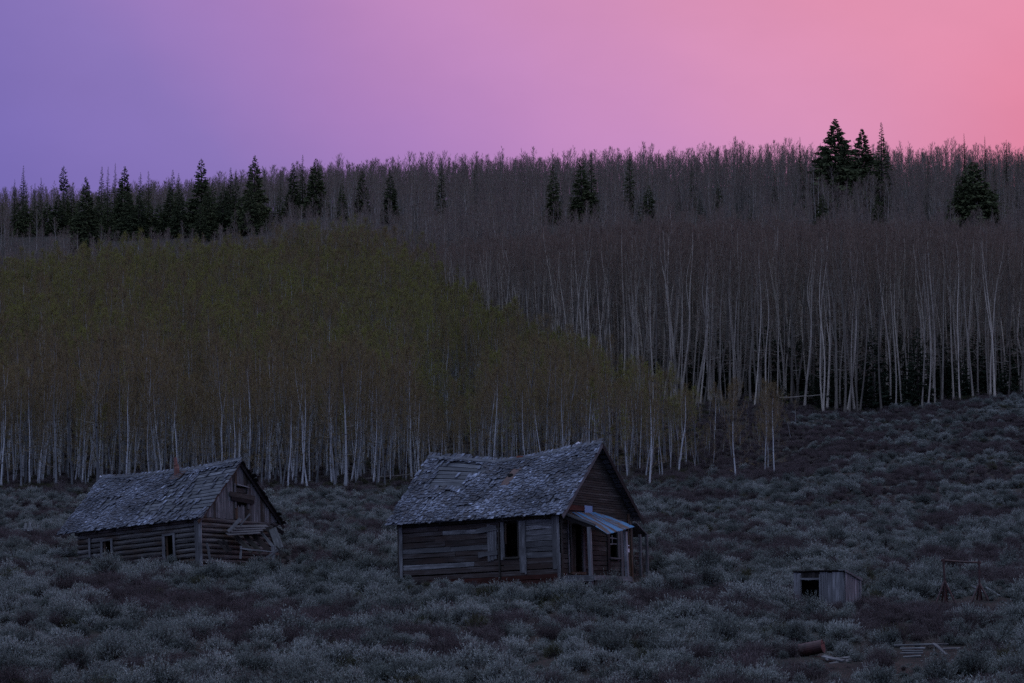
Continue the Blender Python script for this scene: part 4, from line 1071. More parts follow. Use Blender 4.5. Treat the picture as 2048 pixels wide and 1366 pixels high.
ORD = ['first','second','third','fourth','fifth','sixth','seventh','eighth','ninth','tenth','eleventh','twelfth','thirteenth','fourteenth','fifteenth','sixteenth','seventeenth','eighteenth','nineteenth','twentieth','twenty-first','twenty-second','twenty-third','twenty-fourth','twenty-fifth','twenty-sixth','twenty-seventh','twenty-eighth','twenty-ninth','thirtieth','thirty-first','thirty-second','thirty-third','thirty-fourth','thirty-fifth','thirty-sixth','thirty-seventh','thirty-eighth','thirty-ninth','fortieth','forty-first','forty-second','forty-third','forty-fourth','forty-fifth']
def conifers():
    rr = random.Random(3)
    for q in range(26):                # fuller dark belt along the left ridge
        u = 8+q*20.5+rr.uniform(-7, 7); CON.append((round(u), rr.randint(365, 412)+(8 if u < 150 else 0), rr.randint(450, 468)-int(max(0, u-430)*0.12)-(15 if u < 130 else 0), rr.randint(26, 38)))
    CON.sort(); zone_n = {}
    for k, (u, vt, vb, wp) in enumerate(CON):
        d = min(dist_for_row(u, vb+16, 300, 715), 655-(k % 5)*4); p = place(u, d); f = FPX/d
        top = at(u, vt, d); H = top.z-p.z; R = max(wp/2/f*1.7, 0.9)
        H0 = max(4, H)
        pine = u in (126,)
        if pine: me = conifer_meshes('pine', 700+k, H0, R*1.2, M['needle'], base=0.62, dens=1.3, top=0.6, spray=0.5)
        else:
            wide = R/H0 > 0.2
            me = conifer_meshes('spruce', 700+k, H0, R, M['needle'], base=0.03, dens=1.25 if wide else 1.0, top=0.92 if wide else 1.02, spray=0.42)
        zone = 'at the far left end of the ridge' if u < 180 else 'on the left ridge over the log cabin stovepipe' if u < 370 else 'on the left ridge over the log cabin gable' if u < 550 else 'over the middle of the ridge' if u < 1230 else 'on the right half of the ridge'
        zone_n[zone] = zone_n.get(zone, 0)+1
        size = 'broad' if wp > 38 else 'slender' if wp < 18 else 'dark'
        tall = 'lone pine with bare lower trunk' if pine else ('tall ' if vb-vt > 95 else 'short ' if vb-vt < 60 else '')+size+' spruce'
        lab = f"{tall} {zone}, {ORD[zone_n[zone]-1]} from left" if not pine else 'lone pine with bare lower trunk against the sky on the left ridge'
        tree_object('pine_tree' if pine else 'spruce_tree', me, p-Vector((0, 0, 0.2)), random.uniform(0, 6.28), 1.0, lab, 'conifer', 'conifers along the ridge')
        CON_PX.append((u, wp/2, vb, d))
    near = [(1618,745,838,40),(1652,700,838,52),(1690,735,836,50),(1716,690,834,60),(1748,650,832,70),(1778,715,828,56),(1806,680,824,60),(1836,655,820,70),(1866,700,815,56),(1893,680,812,60),(1924,700,810,54),(1952,660,806,66),(1984,720,802,48),(1565,770,812,36),(2022,690,800,50),(1640,770,838,34)]
    for k, (u, vt, vb, wp) in enumerate(sorted(near)):
        d = 268.0+4*(k % 3)+random.uniform(-2, 2); p = place(u, d); H = at(u, vt, d).z-p.z; R = wp/2*d/FPX
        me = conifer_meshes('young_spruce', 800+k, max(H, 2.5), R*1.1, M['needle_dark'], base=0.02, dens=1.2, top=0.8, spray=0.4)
        lab = f"dark young spruce under the tall aspens at the field edge, {ORD[k]} from the left"
        tree_object('young_spruce', me, p-Vector((0, 0, 0.1)), random.uniform(0, 6.28), 1.0, lab, 'conifer', 'young spruces under the tall aspens')
conifers()
def add_shade_spruces():  # added dark spruces stand in for deep shade between the trunks
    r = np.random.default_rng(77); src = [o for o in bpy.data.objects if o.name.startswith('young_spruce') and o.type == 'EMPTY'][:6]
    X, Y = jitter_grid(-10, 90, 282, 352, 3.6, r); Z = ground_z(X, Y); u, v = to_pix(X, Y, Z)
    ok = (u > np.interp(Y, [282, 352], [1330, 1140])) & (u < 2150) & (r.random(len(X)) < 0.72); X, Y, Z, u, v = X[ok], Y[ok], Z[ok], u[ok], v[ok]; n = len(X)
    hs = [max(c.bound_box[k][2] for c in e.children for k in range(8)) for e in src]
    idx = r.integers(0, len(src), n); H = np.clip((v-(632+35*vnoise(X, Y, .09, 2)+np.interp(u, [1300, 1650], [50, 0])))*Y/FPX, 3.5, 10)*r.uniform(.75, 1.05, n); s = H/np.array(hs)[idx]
    scatter('shade_filler_spruces', np.stack([X, Y, Z-.1], 1), np.stack([np.zeros(n), np.zeros(n), r.uniform(0, 6.28, n)], 1), np.stack([s*.95, s*.95, s], 1), idx, [list(e.children) for e in src], 'dark spruces added as stand-in shade between the tall aspen trunks', 'conifers')
def hides_conifer(u, top, d):
    m = np.zeros(len(u), bool); rh = np.random.default_rng(5)
    for (uc, hw, vb, dc) in CON_PX:
        m |= (np.abs(u-uc) < hw*1.15+4) & (d < dc+1.5) & (d > 462) & (top < vb-4) & ((top < vb-34) | (rh.random(len(u)) < 0.6))
    return m

add_shade_spruces()
# the budding grove ------------------------------------------------
LIMU = np.array([-300, 0, 300, 600, 720, 860, 930, 1000, 1060, 1130, 1210, 1300, 1370, 1420, 1430.])
LIMD = np.array([455, 450, 452, 457, 458, 405, 352, 325, 306, 287, 260, 234, 226, 220, 200.])
HOUSES = []
def budding_grove():
    r = np.random.default_rng(21)
    X, Y = jitter_grid(-112, 45, 206, 470, 1.72, r); Z = ground_z(X, Y); u, v = to_pix(X, Y, Z)
    edge = 209+4.5*vnoise(X, Y, 0.11, 5)+np.interp(u, [0, 700, 900, 1300, 1430], [0, 2, 6, 0, 0])
    ok = (u > -140) & (Y > edge) & (Y < np.interp(u, LIMU, LIMD)+6*vnoise(X, Y, .2, 8)+r.normal(0, 1, len(X))*np.interp(u, [700, 830, 960, 1040], [3, 26, 22, 3])) & (u < 1425)
    ok &= r.random(len(X)) < np.where(u > 1180, np.interp(u, [1180, 1300, 1350, 1425], [0.95, 0.8, 0.45, 0.2]), 0.97)
    # thin patch where bright trunks show
    pt = ((u-905)/75)**2+((v-835)/65)**2 < 1
    X, Y, Z, u, v = X[ok], Y[ok], Z[ok], u[ok], v[ok]
    H = 9.4+1.5*vnoise(X, Y, 0.16, 3)+r.normal(0, 1.6, len(X))-1.2*(r.random(len(X)) < 0.2); H = np.clip(H, 5.5, 13)*np.interp(u, [950, 1100, 1300, 1400], [1, 0.93, 0.76, 0.76])
    H = np.where((np.interp(u, LIMU, LIMD)-Y < 14) & (u > 960), np.clip(H, 6.2, 8.6), H)
    gap = np.exp(-((u-905)/70)**4)*np.clip((283-Y)/6, 0, 1); H = H*(1-0.42*gap)+0.12*gap*0
    gap2 = np.exp(-((u-400)/45)**4)*np.clip((262-Y)/6, 0, 1); H = H*(1-0.25*gap2)
    top = v-H*FPX/Y
    k = hides_conifer(u, top, Y); X, Y, Z, u, v, H = [a[~k] for a in (X, Y, Z, u, v, H)]
    xs, ys = jitter_grid(2, 32, 208, 264, 1.25, r); zs = ground_z(xs, ys); us, vs_ = to_pix(xs, ys, zs)
    ok = (us > 1150) & (us < 1590) & (ys < np.interp(us, [1150, 1400, 1590], [240, 262, 258])) & (ys > np.interp(us, [1150, 1450, 1590], [210, 214, 226])) & (r.random(len(xs)) < np.interp(us, [1150, 1300, 1450, 1590], [0.45, 0.6, 0.45, 0.15]))
    X, Y, Z, u, v, H = np.r_[X, xs[ok]], np.r_[Y, ys[ok]], np.r_[Z, zs[ok]], np.r_[u, us[ok]], np.r_[v, vs_[ok]], np.r_[H, r.uniform(1.0, 2.8, ok.sum())]
    s = H/10.0; n = len(X)
    hill = Y > 290+25*vnoise(X, Y, 0.05, 9)
    hill = Y > 268+30*vnoise(X, Y, 0.05, 9)
    idx = np.where(hill & (r.random(n) < 0.62+0.55*vnoise(X, Y, 0.09, 33)), r.integers(5, 8, n), r.integers(0, 5, n))
    idx = np.where(~hill & (r.random(n) < 0.06), 6, idx)
    back = np.interp(u, LIMU, LIMD)-Y; rim = (back < 17) & (H > 5) & (u > 930); idx = np.where(rim & (r.random(n) < 0.9), r.integers(5, 8, n), idx)
    rz = r.uniform(0, 6.28, n); tx = r.normal(0, 0.035, n); ty = r.normal(0, 0.035, n)
    sc = np.stack([s*r.uniform(0.85, 1.1, n), s*r.uniform(0.85, 1.1, n), s], 1)
    order = np.argsort(Y+r.uniform(0, 3, n)); inview = order[(u[order] > -25) & (H[order] > 5)]
    own = inview[:286]
    zones = [(-999, 90, 'at the far left edge'), (90, 180, 'just left of the log cabin roof'), (180, 320, 'above the log cabin roof before its stovepipe'), (320, 420, 'above the log cabin roof beyond its stovepipe'), (420, 560, 'behind the log cabin gable'), (560, 690, 'just right of the log cabin'), (690, 840, 'just left of the plank house roof'), (840, 950, 'above the left end of the plank house roof'), (950, 1080, 'above the sagging middle of the plank house roof'), (1080, 1215, 'above the plank house gable peak'), (1215, 9999, 'right of the plank house gable')]
    tmpl = {}
    mask = np.ones(n, bool); mask[own] = False
    for i in own:
        zn = [z for a, b, z in zones if a <= u[i] < b][0]
        e = tree_object('budding_aspen', BUD[idx[i]], Vector((X[i], Y[i], Z[i]-0.1)), rz[i], tuple(sc[i]), f"{tree_words(BUD[idx[i]], rz[i], sc[i], (tx[i], ty[i]), 9.4)} budding aspen {zn}", 'aspen', f"front-row aspens {zn}", (tx[i], ty[i]))
        if idx[i] not in tmpl: tmpl[idx[i]] = list(e.children)
    for k in range(8):
        if k not in tmpl:
            i = np.where((idx == k) & mask & (u > 0))[0]; i = i[np.argmin(Y[i])]; mask[i] = False
            e = tree_object('budding_aspen', BUD[k], Vector((X[i], Y[i], Z[i]-0.1)), rz[i], tuple(sc[i]), f"green-tinged young-leaved aspen standing highest in the near grove, {ORD[k]} of its kind", 'aspen', 'leafing aspens on the mound', (tx[i], ty[i]))
            tmpl[k] = list(e.children)
    scatter('budding_aspen_forest', np.stack([X, Y, Z-0.1], 1)[mask], np.stack([tx, ty, rz], 1)[mask], sc[mask], idx[mask], [tmpl[k] for k in range(8)], 'olive budding aspen grove covering the mound behind both cabins', 'aspen grove')
    # the few that stand apart in the open field
    solo = [(1299, 968, 235, 'single pale aspen standing in front of grove beside the house gable', 0, 1.1), (1357, 945, 175, 'leaning thin aspen at the grove end past the house', 2, 1), (1372, 930, 150, 'second thin aspen at the grove end past the house', 4, 1),
            (1411, 938, 70, 'short dead white aspen stub in open brush', 1, .6), (1472, 962, 200, 'multi-stemmed budding aspen alone in the open brush', 6, 1.7), (1463, 920, 150, 'thin aspen just behind the multi-stemmed lone aspen', 1, 1.1),
            (1530, 948, 185, 'dark-trunked budding aspen right of the multi-stemmed lone aspen', 2, 1.7), (1536, 938, 165, 'leaning white aspen of the open-field pair', 5, 1.5), (1549, 950, 180, 'upright white aspen at the right of the open-field pair', 2, 1.6), (1430, 860, 95, 'small olive shrubby aspen below the tall aspens', 7, 2.2)]
    for q, (uu, vv, hp, lab, kk, wd) in enumerate(solo):
        d = dist_for_row(uu, vv, 190, 258); p = place(uu, d); hh = hp*d/FPX; s = hh/10
        bm = BUSHY[q % 3] if wd > 1.2 else BUD[kk]; wd = min(wd, 1.25)
        e = tree_object('lone_aspen', bm, p-Vector((0, 0, 0.1)), 1.3*q, (s, s, s), lab, 'aspen', 'aspens standing apart in the brush', (0.0, 0.02 if 'leaning' in lab else 0.0))
        e.children[1].scale = (wd, wd, 1)
        tv = max(bm[0].vertices, key=lambda q_: q_.co.z).co; a0 = math.atan2(tv.y, tv.x)
        e.rotation_euler.z = (math.pi/2 if 'leaning' not in lab else 0.6)-a0
budding_grove()

# bare aspens ------------------------------------------------------
def bare_forest():
    r = np.random.default_rng(31)
    # tall stand at the top of the field
    X, Y = jitter_grid(-60, 95, 255, 470, 2.1, r); Z = ground_z(X, Y); u, v = to_pix(X, Y, Z)
    front = np.interp(u, [1000, 1300, 1420, 1500, 1600, 1680, 1850, 2048, 2300], [300, 268, 262, 264, 266, 262, 263, 262, 262])+2.5*vnoise(X, Y, 0.3, 4)
    ok = (u > 760) & (u < 2250) & (Y > front) & (Y > np.interp(u, LIMU, LIMD, right=0)+np.interp(u, [760, 850, 1000, 1060], [8, -18, -6, 6]))
    X, Y, Z, u, v = X[ok], Y[ok], Z[ok], u[ok], v[ok]
    toprow = 452+24*vnoise(X, Y, 0.035, 6)+np.interp(u, [850, 1100, 1300, 2048], [40, 20, 5, 20])
    H = np.clip((v-toprow)*Y/FPX, 9, 20)*r.normal(0.97, 0.055, len(X)); H = np.where(r.random(len(X)) < 0.07, H*0.6, H)
    k = hides_conifer(u, v-H*FPX/Y, Y); X, Y, Z, u, v, H = [a[~k] for a in (X, Y, Z, u, v, H)]
    n = len(X); s = H/18.0; idx = r.integers(0, 7, n); rz = r.uniform(0, 6.28, n); tx = r.normal(0, 0.025, n); ty = r.normal(0, 0.03, n)
    sc = np.stack([s*r.uniform(.8, 1.1, n), s*r.uniform(.8, 1.1, n), s], 1)
    order = np.argsort(Y-front[ok][~k]*0+r.uniform(0, 3, n)); vis = order[(u[order] > 1120) & (u[order] < 2075)]; own = vis[:262]
    zones = [(0, 1260, 'over the sloping end of the budding grove'), (1260, 1360, 'above the low tip of the budding grove'), (1360, 1450, 'left of the lone field aspens'), (1450, 1560, 'behind the lone field aspens'), (1560, 1640, 'left of the dark young spruces'), (1640, 1740, 'over the left young spruces'), (1740, 1850, 'over the middle young spruces'), (1850, 1960, 'over the right young spruces'), (1960, 9999, 'at the far right end of the field')]
    mask = np.ones(n, bool); mask[own] = False; tmpl = {}
    for i in own:
        zn = [z for a, b, z in zones if a <= u[i] < b][0]
        e = tree_object('tall_aspen', TALL[idx[i]], Vector((X[i], Y[i], Z[i]-0.1)), rz[i], tuple(sc[i]), f"{tree_words(TALL[idx[i]], rz[i], sc[i], (tx[i], ty[i]), 16.8)} bare grey aspen {zn}", 'aspen', f"tall bare aspens {zn}", (tx[i], ty[i]))
        tmpl.setdefault(int(idx[i]), list(e.children))
    scatter('tall_aspen_forest', np.stack([X, Y, Z-0.1], 1)[mask], np.stack([tx, ty, rz], 1)[mask], sc[mask], idx[mask], [tmpl[q] for q in range(7)], 'deep stand of tall bare aspens above the field', 'aspen forest')
    # hillside up to the skyline
    X, Y = jitter_grid(-200, 200, 455, 768, 3.4, r); Z = ground_z(X, Y); u, v = to_pix(X, Y, Z)
    ok = (u > -180) & (u < 2230) & (Y > np.where(u < 1010, np.interp(u, LIMU, LIMD)+6, 472))
    ok &= r.random(len(X)) < np.where((u < 720) & (Y < 600), 0.75, 0.95)
    X, Y, Z, u, v = X[ok], Y[ok], Z[ok], u[ok], v[ok]
    H = 11.2+1.3*vnoise(X, Y, 0.05, 13)+r.normal(0, 1.5, len(X))
    H = np.where((u < 850) & (Y < 560), H*0.72, H); H = np.where((Y > 620), H*np.interp(u, [300, 620], [0.86, 1.0]), H); H = np.clip(H, 5, 15)
    xc, yc = jitter_grid(-190, 190, 676, 752, 3.2, r); zc = ground_z(xc, yc); uc, vc = to_pix(xc, yc, zc); k = (uc > -150) & (uc < 2200)
    X, Y, Z, u, v, H = np.r_[X, xc[k]], np.r_[Y, yc[k]], np.r_[Z, zc[k]], np.r_[u, uc[k]], np.r_[v, vc[k]], np.r_[H, r.uniform(4, 7.5, k.sum())]
    k = hides_conifer(u, v-H*FPX/Y, Y); X, Y, Z, u, v, H = [a[~k] for a in (X, Y, Z, u, v, H)]
    n = len(X); s = H/12; idx = r.integers(0, 5, n); rz = r.uniform(0, 6.28, n); tx = r.normal(0, 0.03, n); ty = r.normal(0, 0.03, n)
    sc = np.stack([s*r.uniform(.85, 1.15, n), s*r.uniform(.85, 1.15, n), s], 1)
    # individually: the trees that break the skyline clear of the rest
    sky = np.where((Y > 690) & (u > 20) & (u < 2030))[0]; own = sky[np.argsort(v[sky]-H[sky]*FPX/Y[sky])][:60]
    zones = [(0, 560, 'on the left skyline among the spruces'), (560, 1150, 'along the middle of the skyline'), (1150, 1640, 'on the skyline left of the big spruces'), (1640, 9999, 'on the skyline at the far right')]
    mask = np.ones(n, bool); mask[own] = False; tmpl = {}
    for i in own:
        zn = [z for a, b, z in zones if a <= u[i] < b][0]
        e = tree_object('skyline_aspen', HILL[idx[i]], Vector((X[i], Y[i], Z[i]-0.1)), rz[i], tuple(sc[i]), f"{tree_words(HILL[idx[i]], rz[i], sc[i], (tx[i], ty[i]), 11.5)} bare aspen rising {zn}", 'aspen', f"bare aspens {zn}", (tx[i], ty[i]))
        tmpl.setdefault(int(idx[i]), list(e.children))
    scatter('hillside_aspen_forest', np.stack([X, Y, Z-0.1], 1)[mask], np.stack([tx, ty, rz], 1)[mask], sc[mask], idx[mask], [tmpl[q] for q in range(5)], 'bare purplish aspen forest on the upper hillside', 'aspen forest')
bare_forest()

# ------------------------------------------------------------------ sagebrush
def sage_mesh(name, seed, mat_leaf, mat_stem, lobes=9, sprigs=300, leaves=9, hgt=0.72, leaf=0.075):
    r = np.random.default_rng(seed)
    C = unit(r.normal(size=(lobes, 3))*[1, 1, 0.7]+[0, 0, 0.55]); C[:, 2] = np.abs(C[:, 2])
    amp = r.uniform(0.45, 1.35, lobes)
    D = unit(r.normal(size=(sprigs*3, 3))+[0, 0, 0.5]); D = D[D[:, 2] > -0.05][:sprigs]
    dot = D@C.T; near = dot.argmax(1); k = np.clip((dot.max(1)-0.62)/0.38, 0, 1)
    rad = 0.62*(0.42+0.62*k**0.6*amp[near])*r.uniform(0.75, 1.12, len(D))
    tip = D*rad[:, None]*[1, 1, hgt/0.62]+[0, 0, 0.1]; basep = tip*r.uniform(0.30, 0.5, len(D))[:, None]; basep[:, 2] *= 0.75
    up = unit(D*0.7+r.normal(0, 0.25, D.shape)+[0, 0, 0.85])
    tip = tip+up*r.uniform(0.02, 0.16, len(D))[:, None]
    V1, F1 = tris_from(basep, tip, np.full(len(D), 0.014), r)
    n = len(D)*leaves; i = np.repeat(np.arange(len(D)), leaves); u = r.uniform(0.45, 1.02, n)[:, None]
    a = basep[i]*(1-u)+tip[i]*u; dd = unit(up[i]*0.9+r.normal(0, 0.55, (n, 3))+[0, 0, 0.25])
    V2, F2 = tris_from(a, a+dd*(leaf*r.uniform(0.6, 1.4, n))[:, None], r.uniform(0.6, 1.2, n)*leaf*0.36, r)
    # a few flower-stalk twigs above
    V = np.concatenate([V1, V2]); F = np.concatenate([F1, F2+len(V1)])
    return mesh_np(name, V, F, [mat_leaf, mat_stem], np.r_[np.ones(len(F1)), np.zeros(len(F2))], np.r_[np.zeros(len(F1)), np.clip((u[:, 0]-0.45)*0.75+r.uniform(-.1, .1, n), 0, 0.5)])  # paler new growth at tips; inner leaves darkened to put shade into the colour
def brush_mesh(name, seed, mat, n=420, hgt=0.8, spread=0.55, wd=0.012, twigs=3):
    r = np.random.default_rng(seed)
    b = r.normal(0, 0.13, (n, 3))*[1, 1, 0]; d = unit(np.c_[r.normal(0, spread, n), r.normal(0, spread, n), np.full(n, 1.0)])
    t = b+d*r.uniform(0.45, 1.1, n)[:, None]*hgt
    V, F = tris_from(b, t, np.full(n, wd*1.2), r); parts = [(V, F)]; rn = [r.random(n)*0.3]
    m = n*twigs; i = r.integers(0, n, m); u = r.uniform(0.35, 1, m)[:, None]; a = b[i]*(1-u)+t[i]*u
    e = a+unit(d[i]+r.normal(0, 0.45, (m, 3)))*r.uniform(0.08, 0.26, m)[:, None]*hgt
    V2, F2 = tris_from(a, e, np.full(m, wd), r)
    return mesh_np(name, np.concatenate([V, V2]), np.concatenate([F, F2+len(V)]), mat, rnd=np.r_[rn[0], np.clip(u[:, 0]*0.5+r.uniform(-.1, .1, m), 0, .5)])
SAGE = [sage_mesh('sagebrush', 500+k, M['sage'], M['sage_stem'], 7+2*k, 400, 12, 0.70+0.05*(k % 3), 0.058) for k in range(6)]
BRUSH = [brush_mesh('brown_brush', 540+k, M['brush'], 380, 0.85, 0.5) for k in range(3)]
GRASS = [brush_mesh('dry_grass_tuft', 560+k, M['grass'], 130, 0.62, 0.28, 0.010, 1) for k in range(2)]
OLIVE = [sage_mesh('olive_shrub', 580+k, M['olive'], M['sage_stem'], 6, 220, 8, 0.55, 0.06) for k in range(2)]
ALLB = SAGE+BRUSH+GRASS+OLIVE
def inside_buildings(X, Y):
    m = np.zeros(len(X), bool)
    for (u, v, d, ph, x0, x1, y0, y1) in ((1122, 1163, 97, 31, -8.0, 1.75, -0.35, 7.2), (403, 1122, 110, 33, -7.3, 0.5, -0.35, 5.8), (1690, 1211, 86.5, 30, -2.1, .2, -.2, 1.6)):
        b = at(u, v, d); c, s = math.cos(math.radians(ph)), math.sin(math.radians(ph)); dx, dy = X-b.x, Y-b.y
        lx, ly = dx*c-dy*s, dx*s+dy*c
        m |= (lx > x0) & (lx < x1) & (ly > y0) & (ly < y1)
    return m
def sage_field():
    r = np.random.default_rng(41)
    parts = [jitter_grid(-40, 40, 52, 100, 0.60, r), jitter_grid(-45, 48, 100, 150, 0.64, r), jitter_grid(-70, 80, 150, 275, 0.74, r)]
    X = np.concatenate([p[0] for p in parts]); Y = np.concatenate([p[1] for p in parts]); Z = ground_z(X, Y); u, v = to_pix(X, Y, Z)
    lim = np.interp(u, [-100, 0, 700, 860, 1000, 1250, 1330, 1400, 1480, 1560, 1600, 1680, 2200], [203, 203, 200, 200, 206, 206, 240, 258, 260, 262, 263, 263, 263])
    ok = (u > -90) & (u < 2140) & (Y < lim+3*vnoise(X, Y, .5, 2)) & ~inside_buildings(X, Y)
    ok &= (vnoise(X, Y, 1.25, 61)+r.normal(0, 0.35, len(X)) > -0.42)
    # clear ground around the small finds so that they stay in view
    for (uc, hw, d0, d1) in ((1623, 28, 67.6, 70.3), (1676, 34, 66.3, 69.2), (1842, 60, 68.3, 71.5), (1905, 30, 69.8, 72)):
        ok &= ~((np.abs(u-uc) < hw) & (Y > d0) & (Y < d1) & (r.random(len(X)) < 0.6))
    X, Y, Z, u, v = X[ok], Y[ok], Z[ok], u[ok], v[ok]; n = len(X)
    br = vnoise(X, Y*0.55, 0.34, 17)+0.5*vnoise(X, Y, 0.9, 18)+r.normal(0, 0.25, n)
    far = np.interp(u, [1230, 1320, 1560, 1680, 1850], [0, 1.1, 1.0, 0.5, 0.15])*np.clip((Y-180)/25, 0, 1)
    rr = r.random(n)
    kind = np.where(br+far*0.9+np.interp(u, [1250, 1400], [0, 0.14])*(Y > 100) > 0.34, 1, 0)
    kind = np.where((kind == 0) & (rr < 0.14), 2, kind); kind = np.where((kind == 0) & (rr > 0.955), 3, kind)
    kind = np.where((Y > 190) & (u < 1420) & (rr < np.clip((Y-188)/14, 0, 0.9)), np.where(rr*7 % 1 < 0.5, 1, 3), kind)
    base = np.array([0, 6, 9, 11])[kind]; cnt = np.array([6, 3, 2, 2])[kind]; idx = base+(r.random(n)*cnt).astype(int)
    cl = np.clip(vnoise(X, Y, 0.55, 23), -1, 1)
    s = np.where(kind == 0, (0.34+0.66*r.random(n)**1.9)*(1+0.5*cl), np.where(kind == 1, r.uniform(0.45, 0.95, n)*(1+0.2*cl), np.where(kind == 2, r.uniform(0.55, 1.0, n), r.uniform(0.5, 0.85, n))))
    s = s*np.interp(Y, [50, 100, 150, 260], [0.95, 0.92, 0.84, 0.8])
    # low growth close to walls
    s = np.where((u > 120) & (u < 590) & (Y > 104.5) & (Y < 115), s*np.where(u > 425, 0.4, 0.6), s); s = np.where((u > 770) & (u < 1300) & (Y > 91.5) & (Y < 101), s*0.55, s)
    lowm = (np.abs(u-1650) < 70) & (Y > 82) & (Y < 86.5); s = np.where(lowm, s*0.6, s)
    for (uc, hw, d0, d1) in ((1623, 28, 67.6, 70.3), (1676, 34, 66.3, 69.2), (1842, 60, 68.3, 71.5), (1905, 30, 69.8, 72)):
        s = np.where((np.abs(u-uc) < hw) & (Y > d0) & (Y < d1), s*0.4, s)
    for (uc, hw, dd) in ((1623, 32, 69.0), (1676, 36, 67.3), (1845, 66, 69.6), (1952, 100, 90.0)):
        s = np.where((np.abs(u-uc) < hw) & (Y < dd) & (Y > dd-(5.5 if dd < 80 else 7.0)), s*(0.45 if dd < 80 else 0.32), s)
    for (uc, hw, d0, d1) in ((1625, 34, 66.2, 70.5), (1676, 36, 65.6, 69.2), (1842, 62, 67.6, 71.5)): s = np.where((np.abs(u-uc) < hw) & (Y > d0) & (Y < d1), np.minimum(s, 0.2), s)
    sc = np.stack([s*r.uniform(.9, 1.2, n), s*r.uniform(.9, 1.2, n), s*r.uniform(.8, 1.1, n)], 1); rz = r.uniform(0, 6.28, n)
    rot = np.stack([r.normal(0, .1, n), r.normal(0, .1, n), rz], 1); P = np.stack([X, Y, Z-0.06], 1)
    # individuals: the largest in the picture, nearest first
    vis = np.where((u > 15) & (u < 2035) & (v < 1372) & (kind == 0))[0]; own = list(vis[np.argsort(Y[vis]/s[vis]**0.5)][:284])
    for k in (1, 2, 3):
        q = np.where((u > 15) & (u < 2035) & (v < 1365) & (kind == k))[0]; own += list(q[np.argsort(Y[q]/s[q]**0.5)][:(60 if k == 1 else 24)])
    KN = [('sagebrush_bush', 'grey-green sagebrush', 'sagebrush'), ('brown_bush', 'twiggy brown bush', 'bush'), ('grass_tuft', 'dry grass tuft', 'grass tuft'), ('olive_shrub', 'olive shrub', 'shrub')]
    zones = [(0, 150, 'at the far left'), (150, 290, 'below the log cabin windows'), (290, 430, 'below the log cabin corner'), (430, 580, 'below the log cabin gable'), (580, 780, 'below the gap between cabins'), (780, 950, 'below the plank house left end'), (950, 1120, 'below the plank house window'), (1120, 1290, 'below the plank house porch'), (1290, 1450, 'right of the plank house porch'), (1450, 1590, 'left of the small shed'), (1590, 1740, 'below the small shed'), (1740, 1870, 'between shed and pipe frame'), (1870, 9999, 'below the pipe frame')]
    tmpl = {}; mask = np.ones(n, bool)
    def one(i):
        nm, lb, ct = KN[kind[i]]; zn = [z for a, b, z in zones if a <= u[i] < b or (a == 0 and u[i] < 0)][0]
        o = obj(nm, ALLB[idx[i]]); o.location = P[i]; o.rotation_euler = rot[i]; o.scale = sc[i]
        
        rows = 'at the bottom edge' if v[i] > 1320 else 'in the nearest rows' if v[i] > 1285 else 'a little farther back'
        size = 'big' if sc[i][2] > 0.95 else 'small' if sc[i][2] < 0.6 else 'mid-sized'; hab = 'wide' if sc[i][0] > 1.2*sc[i][2] else 'upright' if sc[i][0] < 0.95*sc[i][2] else 'rounded'
        tag(o, f"{size} {hab} {lb} {rows} {zn}", ct, f"{nm.replace('_', ' ')} plants {zn}"); mask[i] = False
        tmpl.setdefault(int(idx[i]), [o])
    for i in own: one(i)
    for k in range(len(ALLB)):
        if k not in tmpl: i = np.where((idx == k) & mask & (u > 30) & (u < 2000))[0]; one(i[np.argmin(Y[i])])
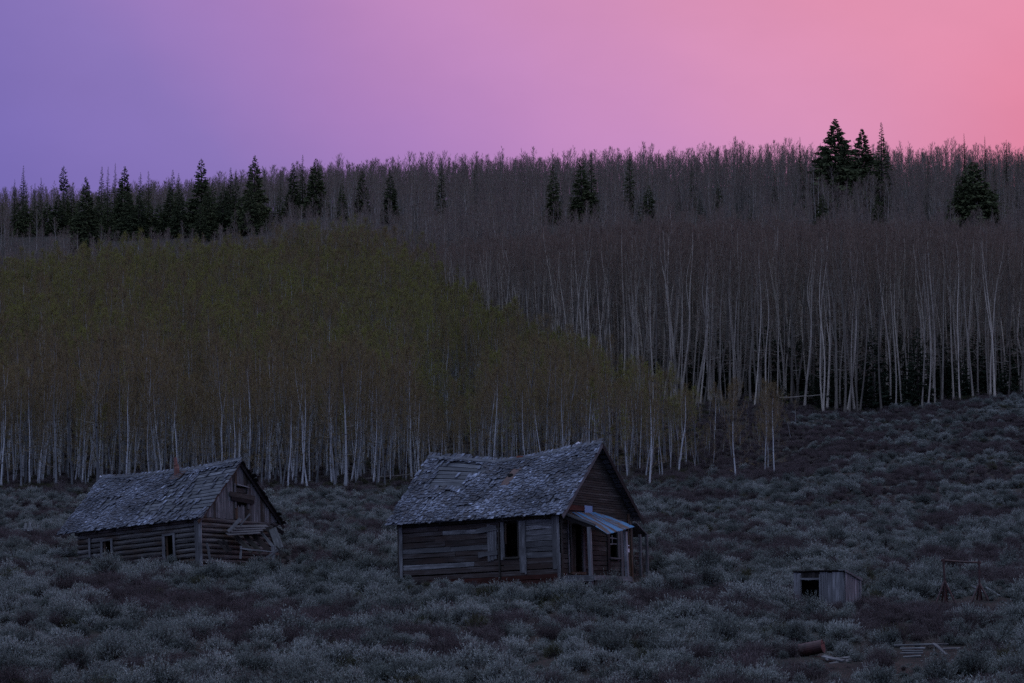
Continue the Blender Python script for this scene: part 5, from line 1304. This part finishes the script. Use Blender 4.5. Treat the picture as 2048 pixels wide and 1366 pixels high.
    # scattered mass, sorted into plant kinds
    for k, (nm, lb, ct) in enumerate([('sagebrush_cover', 'grey-green sagebrush covering the field', 'sagebrush'), ('brown_brush_cover', 'dark brown leafless brush in patches across the field', 'brush'), ('dry_grass_cover', 'dry grass tufts among the sagebrush', 'grass'), ('olive_shrub_cover', 'low olive shrubs at the grove edge', 'shrubs')]):
        mk = mask & (kind == k); b = [0, 6, 9, 11][k]; c = [6, 3, 2, 2][k]
        scatter(nm, P[mk], rot[mk], sc[mk], idx[mk]-b, [tmpl[b+q] for q in range(c)], lb, ct)
    return n
ns = sage_field()
# undergrowth and leaf litter on the forest floors
def undergrowth():
    r = np.random.default_rng(51)
    X, Y = jitter_grid(-75, 90, 206, 330, 1.15, r); Z = ground_z(X, Y); u, v = to_pix(X, Y, Z)
    ok = (u > -100) & (u < 2150) & np.where(u < 1430, Y > 205, Y > 263); X, Y, Z = X[ok], Y[ok], Z[ok]; n = len(X)
    idx = r.integers(0, 3, n); s = r.uniform(0.35, 0.95, n)
    t = [[o for o in bpy.data.objects if o.type == 'MESH' and o.data is m and o.parent is None][:1] for m in (BRUSH[0], OLIVE[0], BRUSH[1])]
    scatter('forest_undergrowth', np.stack([X, Y, Z-0.05], 1), np.stack([np.zeros(n), np.zeros(n), r.uniform(0, 6.28, n)], 1), np.stack([s, s, s*0.8], 1), idx, t, 'dark low undergrowth on the aspen forest floor', 'undergrowth')
    # fallen trunks under the trees
    F = [(700, 962, 845, 945, 'pale curved branch arching over the ground at the grove edge'), (820, 958, 870, 940, 'fallen pale stick leaning at the grove edge by the house roof'), (470, 960, 432, 922, 'thin fallen pole leaning among trunks behind the log cabin ridge'), (1560, 795, 1650, 790, 'long fallen grey log under the tall aspens'), (1440, 800, 1405, 772, 'short fallen log at the foot of tall aspens')]
    for u0, v0, u1, v1, lab in F:
        d = 214.0 if u0 < 1000 else 266.0
        a, b = at(u0, v0, d), at(u1, v1, d+1.5); ga = gz(a.x, a.y)
        if a.z < ga+0.15: dz = ga+0.15-a.z; a.z += dz; b.z += dz
        o = log('fallen_log', None, a, b, 0.07, M['bark_grey'], 6, 6, 0.6, 0.05); tag(o, lab, 'log')
undergrowth()
print('SHINGLES', n1, n2, 'SAGE', ns)
